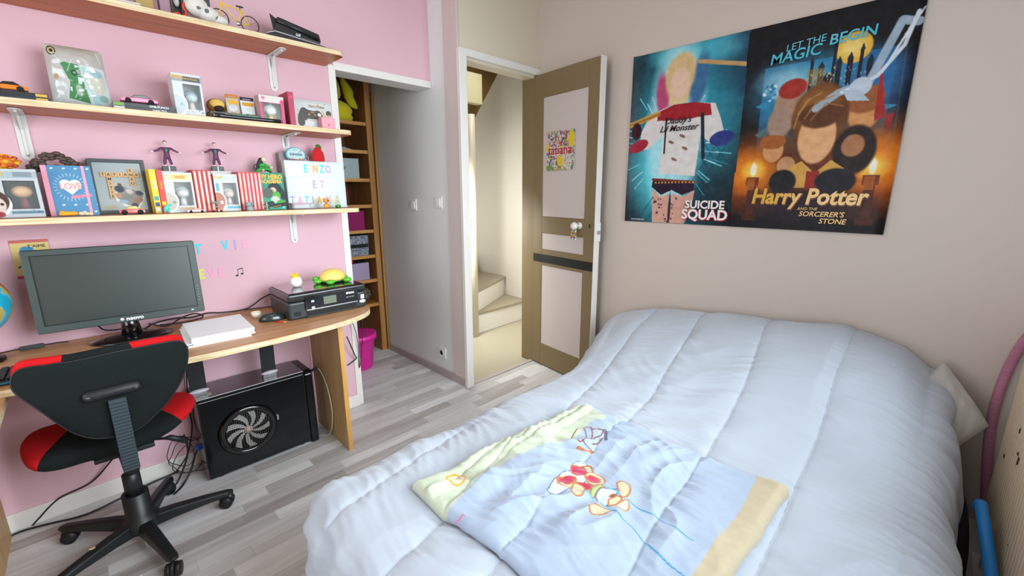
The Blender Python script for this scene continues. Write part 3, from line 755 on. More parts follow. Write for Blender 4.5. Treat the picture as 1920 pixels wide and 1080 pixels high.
def bracket(x, z, label, rotz=0):
    b_ = thing('shelf_bracket', label, 'bracket', (x, YP, z-.16), rotz, 'white shelf brackets')
    w_ = .017
    def strap(y0, y1, z0, z1, vert):
        m_ = MB()
        if vert:
            pl = [(-w_, .16), (w_, .16), (w_, .02)]+[(w_*math.cos(a), .017-w_*math.sin(a)) for a in [PI*k/8 for k in range(1, 8)]]+[(-w_, .02)]
            m_.prism(pl, 'y', -.005, -.001)
            m_.obox((0, -.007, .085), (.004, 0, 0), (0, .003, 0), (0, 0, .065))
        else:
            pl = [(-w_, -.002), (w_, -.002), (w_, -.16)]+[(w_*math.cos(a), -.163-w_*math.sin(a)) for a in [PI*k/8 for k in range(1, 8)]]+[(-w_, -.16)]
            m_.prism(pl, 'z', .155, .159)
            m_.obox((0, -.09, .152), (.004, 0, 0), (0, .065, 0), (0, 0, .003))
        return m_
    strap(0, 0, 0, 0, True).build('wall_plate', STEEL, b_, world=False, bevel=.001)
    strap(0, 0, 0, 0, False).build('shelf_plate', STEEL, b_, world=False, bevel=.001)
    MB().prism([(-.004, .155), (-.055, .155), (-.004, .10)], 'x', -.004, .004).build('rib', STEEL, b_, world=False)
    for zz in (.018, .11):
        MB().lathe([(.004, 0), (.004, .003), (.001, .0035)], (0, -.0085, zz), 10, 'y').build('screw', CHROME, b_, world=False)
    return b_
bracket(.777, ZT-.022, 'white metal bracket under the top shelf above the crimson book')
bracket(-.088, ZM-.022, 'white metal bracket under the middle shelf at its left end')
bracket(.800, ZM-.022, 'white metal bracket under the middle shelf beside the round purse')
bracket(.790, ZL-.022, 'white metal bracket under the lowest shelf')

# ------------------------------------------------------------------ desk
dk = thing('desk', 'plywood wall desk with rounded right end and slab leg', 'desk', (.3, YP-.2, 0))
DT = .722
edge = [(-.235, 1.905), (-.05, 1.862), (.2, 1.826), (.45, 1.822), (.68, 1.838), (.80, 1.862), (.90, 1.905), (.955, 1.955), (.985, 2.02), (1.0, 2.12), (1.01, 2.25), (1.015, YP-.016)]
def smooth2(p, n=6):
    out = []
    for i in range(len(p)-1):
        a, b, c, d = p[max(i-1, 0)], p[i], p[i+1], p[min(i+2, len(p)-1)]
        for k in range(n):
            t = k/n
            out.append(tuple(.5*((2*b[j])+(-a[j]+c[j])*t+(2*a[j]-5*b[j]+4*c[j]-d[j])*t*t+(-a[j]+3*b[j]-3*c[j]+d[j])*t**3) for j in range(len(b))))
    return out+[tuple(p[-1])]
eo = smooth2(edge)
MB().prism([(-1.3, 1.94)]+eo+[(-1.3, YP-.016)], 'z', DT-.023, DT-.001).build('desk_board', PLY, dk)
MB().prism([(-1.3, 1.941)]+[(x-.0006, y+.001) for x, y in eo]+[(-1.3, YP-.017)], 'z', DT-.001, DT).build('desk_top', WOOD_TOP, dk)
MB().box(.797, .818, 1.975, 2.36, 0, DT-.023).build('leg', WOOD_LIGHT, dk)
MB().box(.797, .8185, 1.9735, 1.9755, 0, DT-.023).build('leg_edge', WOOD_EDGE_O, dk)
MB().box(-.392, -.372, 2.02, 2.36, 0, DT-.023).build('leg', WOOD_LIGHT, dk)
MB().box(-.392, -.3715, 2.018, 2.0205, 0, DT-.023).build('leg_edge', WOOD_EDGE_O, dk)
rd = thing('desk', 'plywood return desk board at the left edge below the main desk', 'desk', (-.6, 1.4, 0))
MB().box(-.86, -.236, .95, 2.0, DT-.047, DT-.025).build('desk_board', PLY, rd)
MB().box(-.86, -.237, .951, 2.0, DT-.025, DT-.0235).build('desk_top', WOOD_TOP, rd)
MB().box(-.80, -.78, 1.0, 1.9, 0, DT-.047).build('leg', WOOD_LIGHT, rd)

# ------------------------------------------------------------------ monitor
mo = thing('monitor', 'wide black computer monitor on the desk with a dark blank screen', 'monitor', (.082, 2.215, DT+.002), -.092)
GREYB = mat('monitor_bezel', '3f4d4a', .35, coat=.2)
def rrect(w, h, r, n=4, cx=0, cz=0):
    o = []
    for sx, sz, a0 in ((1, 1, 0), (-1, 1, 90), (-1, -1, 180), (1, -1, 270)):
        for k in range(n+1):
            a = math.radians(a0+90*k/n); o.append((cx+sx*(w/2-r)+r*math.cos(a), cz+sz*(h/2-r)+r*math.sin(a)))
    return o
hd = thing('monitor_head', None, None, (0, 0, .224)); hd.parent = mo; hd.rotation_euler = (-.083, 0, 0)
MB().prism(rrect(.492, .300, .008), 'y', 0, .028).build('housing', BLACKP, hd, world=False, bevel=.003)
bz = MB()
bz.box(-.244, .244, -.004, 0, .128, .148).box(-.244, .244, -.004, 0, -.148, -.122).box(-.244, -.223, -.004, 0, -.122, .128).box(.223, .244, -.004, 0, -.122, .128)
bz.build('bezel', GREYB, hd, world=False, bevel=.0015)
MB().box(-.223, .223, -.0015, .0, -.122, .128).build('screen', mat('screen_glass', '1e2d29', .36, spec=.9, coat=.3), hd, world=False)
MB().prism(rrect(.36, .2, .03), 'y', .028, .05).build('back_bulge', BLACKP, hd, world=False, bevel=.008)
MB().box(-.2245, -.222, -.0045, -.0015, -.1235, .1295).box(.222, .2245, -.0045, -.0015, -.1235, .1295).box(-.2245, .2245, -.0045, -.0015, -.1235, -.121).box(-.2245, .2245, -.0045, -.0015, .127, .1295).build('inner_lip', BLACKP, hd, world=False)
text(hd, 'neovo', (.020, -.0046, -.136), .019, WHITE_P, sx=1.1, bold=.0006)
MB().lathe([(.0055, 0), (.0055, .0006)], (-.018, -.0048, -.136), 14, 'y').build('logo_dot', WHITE_P, hd, world=False)
for k in range(6): MB().box(.232, .2355, -.0045, -.004, -.04-k*.012, -.037-k*.012).build('button', mat('button_grey', '8a9694', .4), hd, world=False)
MB().box(.20, .208, -.0048, -.004, -.138, -.134).build('power_light', mat('led_white', 'c8d8d8', .3), hd, world=False)
MB().tube([(0, .03, .012), (0, .035, .06), (0, .04, .14), (0, .042, .17)], [.034, .028, .024, .022], 18).build('stand_neck', BLACKG, mo, world=False)
MB().lathe([(.128, 0), (.130, .004), (.10, .010), (.04, .018), (0, .020)], (0, .03, 0), 40, sy=.68).build('stand_foot', BLACKG, mo, world=False)

# keyboard
kb = thing('keyboard', 'black computer keyboard with raised keys lying behind the chair back', 'keyboard', (-.035, 2.015, DT), -.02)
MB().box(-.225, .225, -.075, .075, .002, .016).build('base', BLACKP, kb, world=False, bevel=.004)
MB().box(-.225, .225, -.0765, -.0745, .006, .012).build('front_strip', mat('teal_strip', '1f6f84', .4), kb, world=False)
ks = MB()
for r_i in range(6):
    for c_i in range(21):
        ks.box(-.215+c_i*.0206, -.215+c_i*.0206+.017, -.062+r_i*.0215, -.062+r_i*.0215+.018, .016, .0225)
kk = ks.build('keys', mat('key_black', '26282c', .45), kb, world=False, bevel=.002, seg=1)

# paper stack
ps = thing('paper_stack', 'thick stack of white printer paper on the desk near its front edge', 'paper stack', (.345, 2.03, DT))
WPAP = mat('white_paper', 'eef0f2', .75)
cpts = [W(345, 618, 'z', DT+.03), W(445, 588, 'z', DT+.03), W(487, 628, 'z', DT+.03), W(372, 652, 'z', DT+.03)]
cx_ = sum((Vector((p.x, p.y, 0)) for p in cpts), Vector())/4
aa = math.atan2((cpts[1]-cpts[0]).y, (cpts[1]-cpts[0]).x)
for k, (da, dx, dy, a, b) in enumerate([(-.03, -.008, 0, 0, .006), (.02, .002, .003, .006, .010), (-.05, -.012, .002, .010, .014), (.0, 0, 0, .014, .024), (-.02, .004, .002, .024, .034)]):
    an = -.02+da
    ex = Vector((math.cos(an), math.sin(an), 0))*.105; ey = Vector((-math.sin(an), math.cos(an), 0))*.1485
    MB().obox(Vector((.338+dx, 2.06+dy, DT+(a+b)/2)), ex, ey*.88, (0, 0, (b-a)/2)).build('sheaf', WPAP, ps, bevel=.0008)

# mouse, cup, pencil
ms = MB().cushion([(.055*math.cos(a)*(1+.1*math.cos(a)), .030*math.sin(a)) for a in [2*PI*k/28 for k in range(28)]], 'z', 0, .036, 0)
for v in ms.b.verts: v.co = Matrix.Rotation(-.25, 3, 'Z') @ v.co+Vector((.553, 2.105, DT+.001))
mm = thing('computer_mouse', 'dark glossy computer mouse beside the paper stack', 'mouse', (.553, 2.105, DT))
ms.build('shell', mat('mouse_dark', '23302f', .25, coat=.3), mm)
MB().obox((.585, 2.097, DT+.033), (.008, -.002, 0), (.0008, .003, 0), (0, 0, .003)).build('wheel', BLACKP, mm)
tag(MB().lathe([(.018, 0), (.021, .026), (.019, .026), (.017, .003), (0, .003)], (.520, 2.205, DT), 24).build('cup', mat('frosted_cup', 'e6e2cc', .4)), 'small cream cup behind the computer mouse', 'cup')
pc = thing('pencil', 'short red pencil lying in front of the printer', 'pencil', (.578, 2.02, DT+.004))
p0, p1_ = Vector((.555, 2.062, DT+.004)), Vector((.582, 2.020, DT+.004))
MB().tube([p0, p1_], .0038, 6).build('pencil_body', mat('pencil_red', 'c23a28', .4), pc)
MB().tube([p1_, p1_+(p1_-p0)*.22], [.0038, .0006], 6).build('pencil_tip', mat('pencil_wood', 'e0c08c', .6), pc)

# printer
pr = thing('printer', 'black flatbed inkjet printer at the right end of the desk', 'printer', (.785, 2.15, DT+.001))
X0, X1, Y0, Y1, Z0 = .606, .975, 2.02, 2.285, DT+.001
ZP = Z0+.122
PB = mat('printer_black', '181c1e', .3, coat=.3); PS = mat('printer_side', '3a3438', .3, coat=.3)
MB().box(X0, X1, Y0, Y1, Z0, Z0+.082).build('lower_body', mat('printer_charcoal', '2a3032', .4), pr, bevel=.010, seg=3)
MB().box(X0, X1, Y0-.003, Y1, Z0+.084, ZP-.004).build('scanner_lid', PB, pr, bevel=.008, seg=3)
MB().box(X0+.012, X1-.012, Y0+.012, Y1-.01, ZP-.004, ZP).build('lid_top', mat('printer_gloss_top', '2a2428', .08, coat=1), pr, bevel=.002)
MB().box(X0+.07, X1-.045, Y0-.006, Y0-.002, Z0+.036, ZP-.018).build('control_panel', BLACKG, pr, bevel=.003)
MB().box(X0+.155, X0+.215, Y0-.0075, Y0-.006, Z0+.052, Z0+.088).build('display', mat('printer_lcd', '6f7c6c', .3), pr)
MB().box(X0+.075, X1-.05, Y0-.009, Y0-.006, Z0+.036, Z0+.0395).build('silver_line', mat('silver_line', 'c8d0d2', .25, metal=.6), pr)
MB().box(X0+.075, X1-.055, Y0-.004, Y0-.001, Z0+.012, Z0+.034).build('output_slot', mat('slot_black', '060607', .6), pr)
MB().box(X0+.075, X1-.055, Y0-.007, Y0-.003, Z0+.004, Z0+.010).build('tray', PB, pr)
MB().box(X0+.02, X0+.05, Y0-.002, Y0+.0, Z0+.018, Z0+.036).build('card_slot', mat('slot_black', '060607', .6), pr)
for a, b, c_ in ((X0+.105, Z0+.076, 'a8c4cc'), (X0+.105, Z0+.046, 'd8ecec')):
    MB().box(a-.007, a+.007, Y0-.0075, Y0-.006, b-.005, b+.005).build('button', mat('btn_'+c_, c_, .3), pr, bevel=.001)
MB().box(X1-.030, X1-.012, Y0-.003, Y0-.0015, Z0+.045, Z0+.066).build('white_sticker', WHITE_P, pr)
MB().prism([(X1-.022+.016*math.cos(a), Z0+.032+.008*math.sin(a)) for a in [2*PI*k/20 for k in range(20)]], 'y', Y0-.003, Y0-.0015).build('oval_sticker', WHITE_P, pr)
text(pr, 'EPSON', (X1-.085-.785, Y0-.0075-2.15, .086), .013, WHITE_P, bold=.0005)
text(pr, 'Expression Home', (X1-.085-.785, Y0-.0075-2.15, .067), .0055, WHITE_P)

# chick lamp and tortoise on the printer
ck = thing('egg_ornament', 'small white chick-in-egg ornament with yellow top on the printer', 'ornament', (.70, 2.17, ZP))
MB().lathe([(.012, 0), (.022, .008), (.027, .022), (.024, .038), (.018, .048), (0, .052)], (.70, 2.17, ZP), 24).build('egg', mat('egg_white', 'f0f0ea', .45), ck)
cy = MB().ball((.697, 2.168, ZP+.052), (.017, .017, .015), 14)
for k in range(4): cy.lathe([(.006, 0), (.0005, .014)], (.697+.012*math.cos(k*1.6), 2.168+.012*math.sin(k*1.6), ZP+.055), 6)
cy.build('yellow_head', mat('chick_yellow', 'f5c61a', .5), ck)
tt = thing('turtle_lamp', 'yellow-shelled toy turtle with green feet sitting on the printer', 'toy turtle', (.865, 2.16, ZP))
GRN = mat('turtle_green', '55b82c', .35)
MB().lathe([(.060, 0), (.064, .010), (.060, .028), (.045, .045), (.022, .055), (0, .057)], (.872, 2.16, ZP+.012), 36, sy=.8).build('shell', mat('turtle_shell', 'efd36e', .4, bump=(70, .5, .002)), tt)
MB().lathe([(.055, 0), (.063, .006), (.055, .012)], (.872, 2.16, ZP+.004), 32, sy=.8).build('belly', mat('turtle_belly', '2c6a2c', .4), tt)
for x, y in ((.80, 2.165), (.838, 2.105), (.94, 2.185), (.83, 2.215), (.925, 2.11)):
    MB().ball((x, y, ZP+.012), (.022, .018, .012), 14).build('foot', GRN, tt)
MB().ball((.80, 2.19, ZP+.02), (.016, .015, .014), 14).build('head', GRN, tt)

# globe at the left
gl = thing('globe', 'blue desk globe cut off by the left edge of the photo', 'globe', (-.322, 2.27, DT+.001))
gp = []
nu, nv = 90, 60
u, v = np.meshgrid(np.linspace(0, 2*np.pi, nu), np.linspace(.001, np.pi-.001, nv))
r = .118
P = np.stack([r*np.sin(v)*np.cos(u), r*np.sin(v)*np.sin(u), r*np.cos(v)], -1)
n_ = noise2(P[..., 0]*11+3, P[..., 2]*11+P[..., 1]*9, 5)+.4*noise2(P[..., 0]*30, P[..., 2]*30+P[..., 1]*25, 8)
col = np.zeros(P.shape); sea = np.array(lin('1fb4d6')[:3]); land = np.array(lin('c8b45a')[:3]); high = np.array(lin('c0703a')[:3]); shelf_ = np.array(lin('5fd0e0')[:3])
for c_, lo in ((shelf_, .05), (land, .18), (high, .42)):
    pass
col[:] = sea; col[n_ > .02] = shelf_; col[n_ > .14] = land; col[n_ > .38] = high
gm = grid_mesh('globe_ball', P, paint_mat('globe_print', .3, coat=.3), gl, col); gm.location = (0, 0, .205); gm.rotation_euler = (.3, .2, 1.1)
MB().tube([(r*1.07*math.cos(a), 0, .205+r*1.07*math.sin(a)) for a in [math.radians(-100+200*k/20) for k in range(21)]], .005, 8).build('meridian_arm', CHROME, gl, world=False).rotation_euler = (0, 0, 2.6)
MB().lathe([(.07, 0), (.07, .008), (.02, .018), (.012, .05), (.01, .085), (0, .087)], (0, 0, 0), 28).build('foot', BLACKP, gl, world=False)

# ------------------------------------------------------------------ computer tower
pt = thing('computer_tower', 'black computer tower with a round side fan standing under the desk', 'computer', (.48, 2.27, 0))
tx0, tx1, ty0, ty1, tz1 = .238, .728, 2.175, 2.375, .405
GL = mat('tower_gloss_black', '060a0c', .16, spec=.35)
MB().box(tx0, tx1-.04, ty0+.012, ty1, .012, tz1).build('case', mat('tower_top', '3a3438', .12, coat=.6), pt, bevel=.002)
MB().box(tx0+.004, tx1-.045, ty0+.002, ty0+.012, .016, tz1-.012).build('side_panel', GL, pt, bevel=.003)
MB().box(tx0, tx1-.04, ty0+.004, ty0+.012, tz1-.012, tz1-.002).build('panel_rail', BLACKG, pt)
MB().prism([(ty0+.004, .0), (ty1, .0), (ty1, tz1), (ty0+.02, tz1), (ty0+.002, tz1-.02)], 'x', tx1-.04, tx1).build('front_cover', GL, pt, bevel=.008, seg=3)
for x in (tx0+.05, tx1-.08):
    for y in (ty0+.04, ty1-.03): MB().lathe([(.014, 0), (.014, .013)], (x, y, 0), 14).build('foot', BLACKP, pt)
fx, fz = .415, .20
MB().lathe([(.120, 0), (.122, -.006), (.112, -.016), (.098, -.016), (.094, -.006), (.094, 0)], (fx, ty0+.002, fz), 48, 'y').build('fan_ring', BLACKG, pt)
fan = MB()
for k in range(9):
    a = 2*PI*k/9; pts = []
    for j in range(7):
        rr = .018+.072*j/6; pts.append((rr, a+.5*(j/6)**1.3))
    A = [(fx+q*math.cos(t), fz+q*math.sin(t)) for q, t in pts]; B = [(fx+q*math.cos(t+.42-.1*q/.09), fz+q*math.sin(t+.42-.1*q/.09)) for q, t in pts]
    for j in range(6):
        fan.face([(A[j][0], ty0+.001, A[j][1]), (A[j+1][0], ty0+.001, A[j+1][1]), (B[j+1][0], ty0-.003, B[j+1][1]), (B[j][0], ty0-.003, B[j][1])])
fo = fan.build('fan_blades', mat('fan_blade_grey', 'a7a4a0', .4), pt)
fo.modifiers.new('s', 'SOLIDIFY').thickness = .0012
MB().lathe([(.018, 0), (.018, -.006), (.004, -.008)], (fx, ty0+.002, fz), 24, 'y').build('fan_hub', mat('hub_grey', 'b8a090', .35), pt)
gr = MB()
for k in range(-10, 11):
    s_ = k*.0088; L_ = math.sqrt(max(.094**2-s_**2, 0))
    if L_ > .01:
        gr.tube([(fx+s_, ty0-.007, fz-L_), (fx+s_, ty0-.007, fz+L_)], .0007, 4); gr.tube([(fx-L_, ty0-.0078, fz+s_), (fx+L_, ty0-.0078, fz+s_)], .0007, 4)
gr.build('grille', mat('mesh_grey', '5c5a58', .5), pt)
MB().box(fx+.125, fx+.132, ty0-.004, ty0+.002, fz+.0, fz+.022).build('clip', CHROME, pt)
MB().box(tx0+.02, tx0+.04, ty0+.04, ty0+.07, tz1, tz1+.0006).box(tx0+.046, tx0+.066, ty0+.04, ty0+.07, tz1, tz1+.0006).build('sticker', mat('foil', 'b8a88c', .3), pt)
cdr = MB().obox((.745, 2.24, .372), (.034, .014, .004), (-.003, .009, 0), (0, 0, .003)); 
tag(cdr.build('flash_drive', mat('drive_navy', '2a2c48', .4)), 'dark drive stick poking out at the tower front, by the desk leg', 'drive')
# black straps between desk and tower, and their clear clips
for i, (xa, xb, lab) in enumerate(((.262, .268, 'left'), (.548, .548, 'right'))):
    s_ = thing('hanging_strap', f'wide black strap hanging from the desk to the tower, {lab} of the two', 'strap', (xa, 2.24, tz1+.001))
    MB().prism([(2.235, tz1+.02), (2.241, tz1+.02), (2.22, DT-.024), (2.214, DT-.024)], 'x', xa-.031, xa+.031).build('webbing', mat('strap_black', '141a1b', .6), s_, bevel=.001)
    MB().box(xa-.029, xa+.029, 2.226, 2.25, tz1+.001, tz1+.02).build('strap_end', BLACKG, s_)
    MB().cushion([(xa+.038*math.cos(a), tz1+.026+.010*math.sin(a)) for a in [2*PI*k/20 for k in range(20)]], 'y', 2.226, .006, .014).build('clear_clip', mat('milky_clip', 'd2ccd6', .15, alpha=.75), s_)

# ------------------------------------------------------------------ swivel chair
ch = thing('office_chair', 'black and red fabric swivel chair in front of the desk, back towards us', 'office chair', (-.01, 1.98, 0))
HXc, HYc = -.01, 1.98
ARM = mat('chair_base_plastic', '181d1f', .42, bump=(200, .08, .0004))
MB().lathe([(.055, .055), (.06, .075), (.055, .10), (.040, .115), (.039, .205), (.036, .206), (.034, .204), (.03, .204), (0, .204)], (HXc, HYc, 0), 32).build('base_hub', ARM, ch)
MB().lathe([(.027, .19), (.026, .285), (.022, .288), (0, .288)], (HXc, HYc, 0), 28).build('gas_lift_cover', ARM, ch)
MB().lathe([(.012, .28), (.012, .45)], (HXc, HYc, 0), 20).build('gas_lift', CHROME, ch)
for k in range(5):
    a = math.radians(-6+72*k); d = Vector((math.cos(a), math.sin(a), 0)); n_ = Vector((-d.y, d.x, 0)); c0 = Vector((HXc, HYc, 0))
    m_ = MB()
    secs = []
    for q, hw, zt, zb_ in ((.035, .026, .098, .050), (.10, .024, .096, .056), (.20, .021, .086, .058), (.275, .019, .076, .056), (.295, .012, .070, .060)):
        p = c0+d*q; secs.append([p+n_*hw+Vector((0, 0, zb_)), p+n_*hw*.8+Vector((0, 0, zt-.004)), p+n_*hw*.4+Vector((0, 0, zt)), p-n_*hw*.4+Vector((0, 0, zt)), p-n_*hw*.8+Vector((0, 0, zt-.004)), p-n_*hw+Vector((0, 0, zb_))])
    V = [[m_.b.verts.new(p) for p in s_] for s_ in secs]
    for A_, B_ in zip(V, V[1:]):
        for j in range(6): m_.b.faces.new((A_[j], A_[(j+1) % 6], B_[(j+1) % 6], B_[j]))
    m_.b.faces.new(V[0][::-1]); m_.b.faces.new(V[-1])
    leg = m_.build('leg', ARM, ch, bevel=.003)
    if k == 3:
        pass
    cp = c0+d*.28; sw = math.radians([150, 200, -20, 40, 250][k]); e = Vector((math.cos(sw), math.sin(sw), 0)); f = Vector((-e.y, e.x, 0))
    ctr = cp+e*.012
    w_ = MB()
    for sg in (-1, 1):
        w_.tube([ctr+f*sg*.006+Vector((0, 0, .0255)), ctr+f*sg*.0215+Vector((0, 0, .0255))], [.025, .0235], 22)
    w_.build('caster', BLACKM, leg)
    MB().tube([cp+Vector((0, 0, .035)), cp+Vector((0, 0, .062))], .007, 10).build('caster_stem', CHROME, leg)
    hood = MB().tube([ctr+f*-.005+Vector((0, 0, .03)), ctr+f*.005+Vector((0, 0, .03))], [.027, .027], 18); hood.build('caster_hood', BLACKM, leg)
chip = MB().cushion([(HXc-.135+.010*math.cos(a), HYc-.067+.006*math.sin(a)) for a in [2*PI*k/9 for k in range(9)]], 'z', .0925, .002, .002, 3)
chip.build('paint_chip', mat('chip_beige', 'd8c49c', .6), ch)
# outlines read off the photo on the plane of the backrest
bo = [(45, 245), (52, 205), (80, 180), (130, 166), (190, 158), (260, 146), (330, 136), (500, 98), (620, 76), (720, 58), (785, 50), (815, 62), (830, 92), (828, 150), (806, 215), (775, 270), (735, 325), (690, 368), (640, 415), (590, 445), (520, 466), (450, 476), (390, 474), (330, 456), (270, 424), (215, 385), (160, 348), (105, 312), (62, 280)]
BY = 1.755
bp_ = []
for x, y in bo:
    w_ = W(x/2.348, 620+y/2.348, 'y', BY); bp_.append((w_.x, w_.z))
def densify(p, n=3):
    q = [p[-1]]+p+[p[0], p[1]]; out = []
    for i in range(1, len(q)-2):
        a, b, c, d = q[i-1], q[i], q[i+1], q[i+2]
        for k in range(n):
            t = k/n; out.append(tuple(.5*((2*b[j])+(-a[j]+c[j])*t+(2*a[j]-5*b[j]+4*c[j]-d[j])*t*t+(-a[j]+3*b[j]-3*c[j]+d[j])*t**3) for j in range(2)))
    return out
bp_ = densify(bp_)
bcx = sum(p[0] for p in bp_)/len(bp_); bcz = sum(p[1] for p in bp_)/len(bp_)
def fabric(name, c1):
    if name in MATS: return MATS[name]
    m = mat(name, c1, .9, spec=.25)
    n = m.node_tree; tc = n.nodes.new('ShaderNodeTexCoord'); vo = n.nodes.new('ShaderNodeTexVoronoi'); vo.inputs['Scale'].default_value = 260
    n.links.new(tc.outputs['Object'], vo.inputs['Vector'])
    b_ = n.nodes.new('ShaderNodeBump'); b_.inputs['Strength'].default_value = .5; b_.inputs['Distance'].default_value = .0015
    n.links.new(vo.outputs['Distance'], b_.inputs['Height']); n.links.new(b_.outputs[0], n.nodes['Principled BSDF'].inputs['Normal'])
    return m
MESHF = fabric('black_mesh_fabric', '121918'); REDF = fabric('red_fabric', 'c4121a')
curve = lambda x, z: .30*(x-bcx)**2
MB().cushion(bp_, 'y', BY+.004, .006, .010, 8, bend=curve, pw=6).build('back_shell', MESHF, ch)
MB().tube([(p[0], BY+.005+curve(*p), p[1]) for p in bp_]+[(bp_[0][0], BY+.005+curve(*bp_[0]), bp_[0][1])], .0028, 6, cap=False).build('piping', BLACKM, ch)
cu_ = [((x-bcx)*1.0+bcx, (z-bcz)*1.07+bcz+.008) for x, z in bp_]
redk = lambda c: (abs(c.x-bcx) > .105 and c.z > bcz+.02+.0*abs(c.x))
MB().cushion(cu_, 'y', BY+.034, .040, .022, 14, bend=curve, pw=5).cut((bcx+.118, 0, bcz), (1, 0, .35)).cut((bcx-.118, 0, bcz), (-1, 0, .35)).build('back_cushion', MESHF, ch)
for sg in (-1, 1):
    MB().cushion(cu_, 'y', BY+.034, .040, .022, 14, bend=curve, pw=5).cut((bcx+sg*.118, 0, bcz), (-sg, 0, -.35)).build('back_corner_pad', REDF, ch)
# spine: T plate and ribbed bar
T0 = [W(x/2.348, 620+y/2.348, 'y', BY-.008) for x, y in ((388, 292), (598, 240))]
pv = (T0[1]-T0[0]); MB().tube([T0[0]-pv*.12, T0[0]-pv*.06, T0[0], T0[1], T0[1]+pv*.06, T0[1]+pv*.12], [.011, .017, .0185, .0185, .017, .011], 16).build('mount_plate', BLACKM, ch)
for t_ in T0: MB().lathe([(.006, 0), (.006, -.002)], t_+Vector((0, -.0175, 0)), 14, 'y').build('bolt', mat('bolt_dark', '50585a', .4, metal=.7), ch)
sa = W(515/2.348, 620+300/2.348, 'y', BY-.022); sb = W(582/2.348, 620+610/2.348, 'y', BY-.004)
sd_ = (sb-sa); sl = sd_.length; sd_.normalize(); sx_ = Vector((1, 0, 0)); sn = sd_.cross(sx_).normalized()
spn = MB(); spn.obox((sa+sb)/2, sx_*.021, sn*.005, sd_*(sl/2))
nr = 22
for k in range(nr): spn.obox(sa+sd_*(sl*(k+.5)/nr)+sn*(-.006 if sn.y > 0 else .006), sx_*.0205, sn*.0042, sd_*(sl/nr*.27))
spn.build('spine', mat('spine_grey', '37434a', .4), ch, bevel=.001)
MB().tube([sb, sb+Vector((0, .03, -.004)), (HXc, HYc-.03, sb.z+.012), (HXc, HYc+.05, sb.z+.015)], [.02, .022, .024, .024], 12).build('seat_bracket', BLACKM, ch)
# seat
SZ_ = .452
sc = (-.022, 2.0)
so = densify([(-.228, .06), (-.220, -.07), (-.19, -.145), (-.10, -.135), (-.03, -.150), (.06, -.150), (.13, -.13), (.185, -.09), (.235, -.01), (.24, .09), (.2, .17), (.1, .2), (0, .205), (-.1, .2), (-.2, .16)], 4)
so = [(x+sc[0], y+sc[1]) for x, y in so]
sbend = lambda x, y: .5*(x-sc[0])**2+.02*max(0, -(y-sc[1]))-.05*max(0, (y-sc[1]))
redS = lambda c: abs(c.x-sc[0]) > .135+.35*max(0, -(c.y-sc[1]+.02))*0-.0
MB().cushion(so, 'z', SZ_, .035, .045, 14, bend=sbend, pw=5).cut((sc[0]+.150, sc[1], SZ_), (1, .35, .6)).cut((sc[0]-.140, sc[1], SZ_), (-1, .35, .3)).build('seat', MESHF, ch)
for sg in (-1, 1): MB().cushion(so, 'z', SZ_, .035, .045, 14, bend=sbend, pw=5).cut((sc[0]+(.150 if sg > 0 else -.140), sc[1], SZ_), (-sg, -.35, -(.6 if sg > 0 else .3))).build('seat_side_pad', REDF, ch)
MB().box(-.09, .07, 1.9, 2.08, .395, .412).build('seat_plate', BLACKM, ch, bevel=.004)
l0 = W(318, 820, 'y', 1.93); l1 = W(350, 826, 'y', 1.95)
MB().tube([(.03, 1.97, .405), (.10, 1.95, .392), l0, l1], [.004, .005, .010, .011], 10).build('lever', BLACKM, ch)

# ------------------------------------------------------------------ cables
def cable(pts, r, m, label, name='cable', n=6):
    return tag(MB().tube(smooth2(pts, 6), r, n).build(name, m), label, 'cable')
cable([(.10, 2.25, DT+.008), (.16, 2.34, DT+.02), (.24, 2.33, DT+.03), (.30, 2.37, DT+.012), (.36, 2.35, DT+.025), (.42, 2.375, DT+.01), (.52, 2.36, DT+.012), (.60, 2.375, DT+.05), (.66, 2.37, DT+.07)], .0035, CABLE, 'black cable running along the wall from the monitor to the printer')
cable([(.14, 2.25, DT+.045), (.20, 2.30, DT+.010), (.26, 2.36, DT+.02), (.31, 2.34, DT+.035), (.34, 2.36, DT+.008), (.27, 2.32, DT+.008), (.18, 2.33, DT+.012)], .003, CABLE, 'tangled black cable looping on the desk right behind the paper stack')
cable([(-.02, 2.28, .86), (.0, 2.33, .76), (.06, 2.33, .745), (.09, 2.29, .76)], .003, CABLE, 'thin black cable hanging below the monitor')
cable([(.50, 2.37, DT+.006), (.55, 2.36, DT+.006), (.62, 2.34, DT+.006), (.66, 2.33, DT+.01)], .0025, CABLE, 'short black cable entering the printer near the desk surface')
ic = thing('inline_switch', 'black in-line cable switch lying on the left side of the desk', 'cable switch', (-.20, 2.36, DT+.001))
MB().obox((-.195, 2.345, DT+.009), (.032, .0, 0), (0, .009, 0), (0, 0, .007)).build('switch_body', mat('switch_dark', '3a4444', .4), ic, bevel=.003)
MB().tube(smooth2([(-.32, 2.33, DT+.004), (-.26, 2.34, DT+.008), (-.225, 2.345, DT+.009)], 4), .0025, 6).tube(smooth2([(-.165, 2.345, DT+.009), (-.13, 2.355, DT+.006), (-.10, 2.35, DT+.004)], 4), .0025, 6).build('cord', CABLE, ic)
def fl(px, py, z=.004): return tuple(W(px, py, 'z', z))
def wl(px, py, y=2.385): return tuple(W(px, py, 'y', y))
cable([wl(228, 838, 2.36), wl(205, 868, 2.37), wl(170, 905), wl(110, 935), wl(70, 975), wl(45, 1000), wl(0, 1012, 2.37)], .0035, CABLE, 'black cable curving down the pink wall behind the chair')
cable([fl(400, 848), fl(330, 885), fl(285, 905), fl(235, 930), fl(160, 965), fl(80, 985), fl(26, 1002), fl(-40, 1040)], .004, CABLE, 'black cable lying along the foot of the skirting')
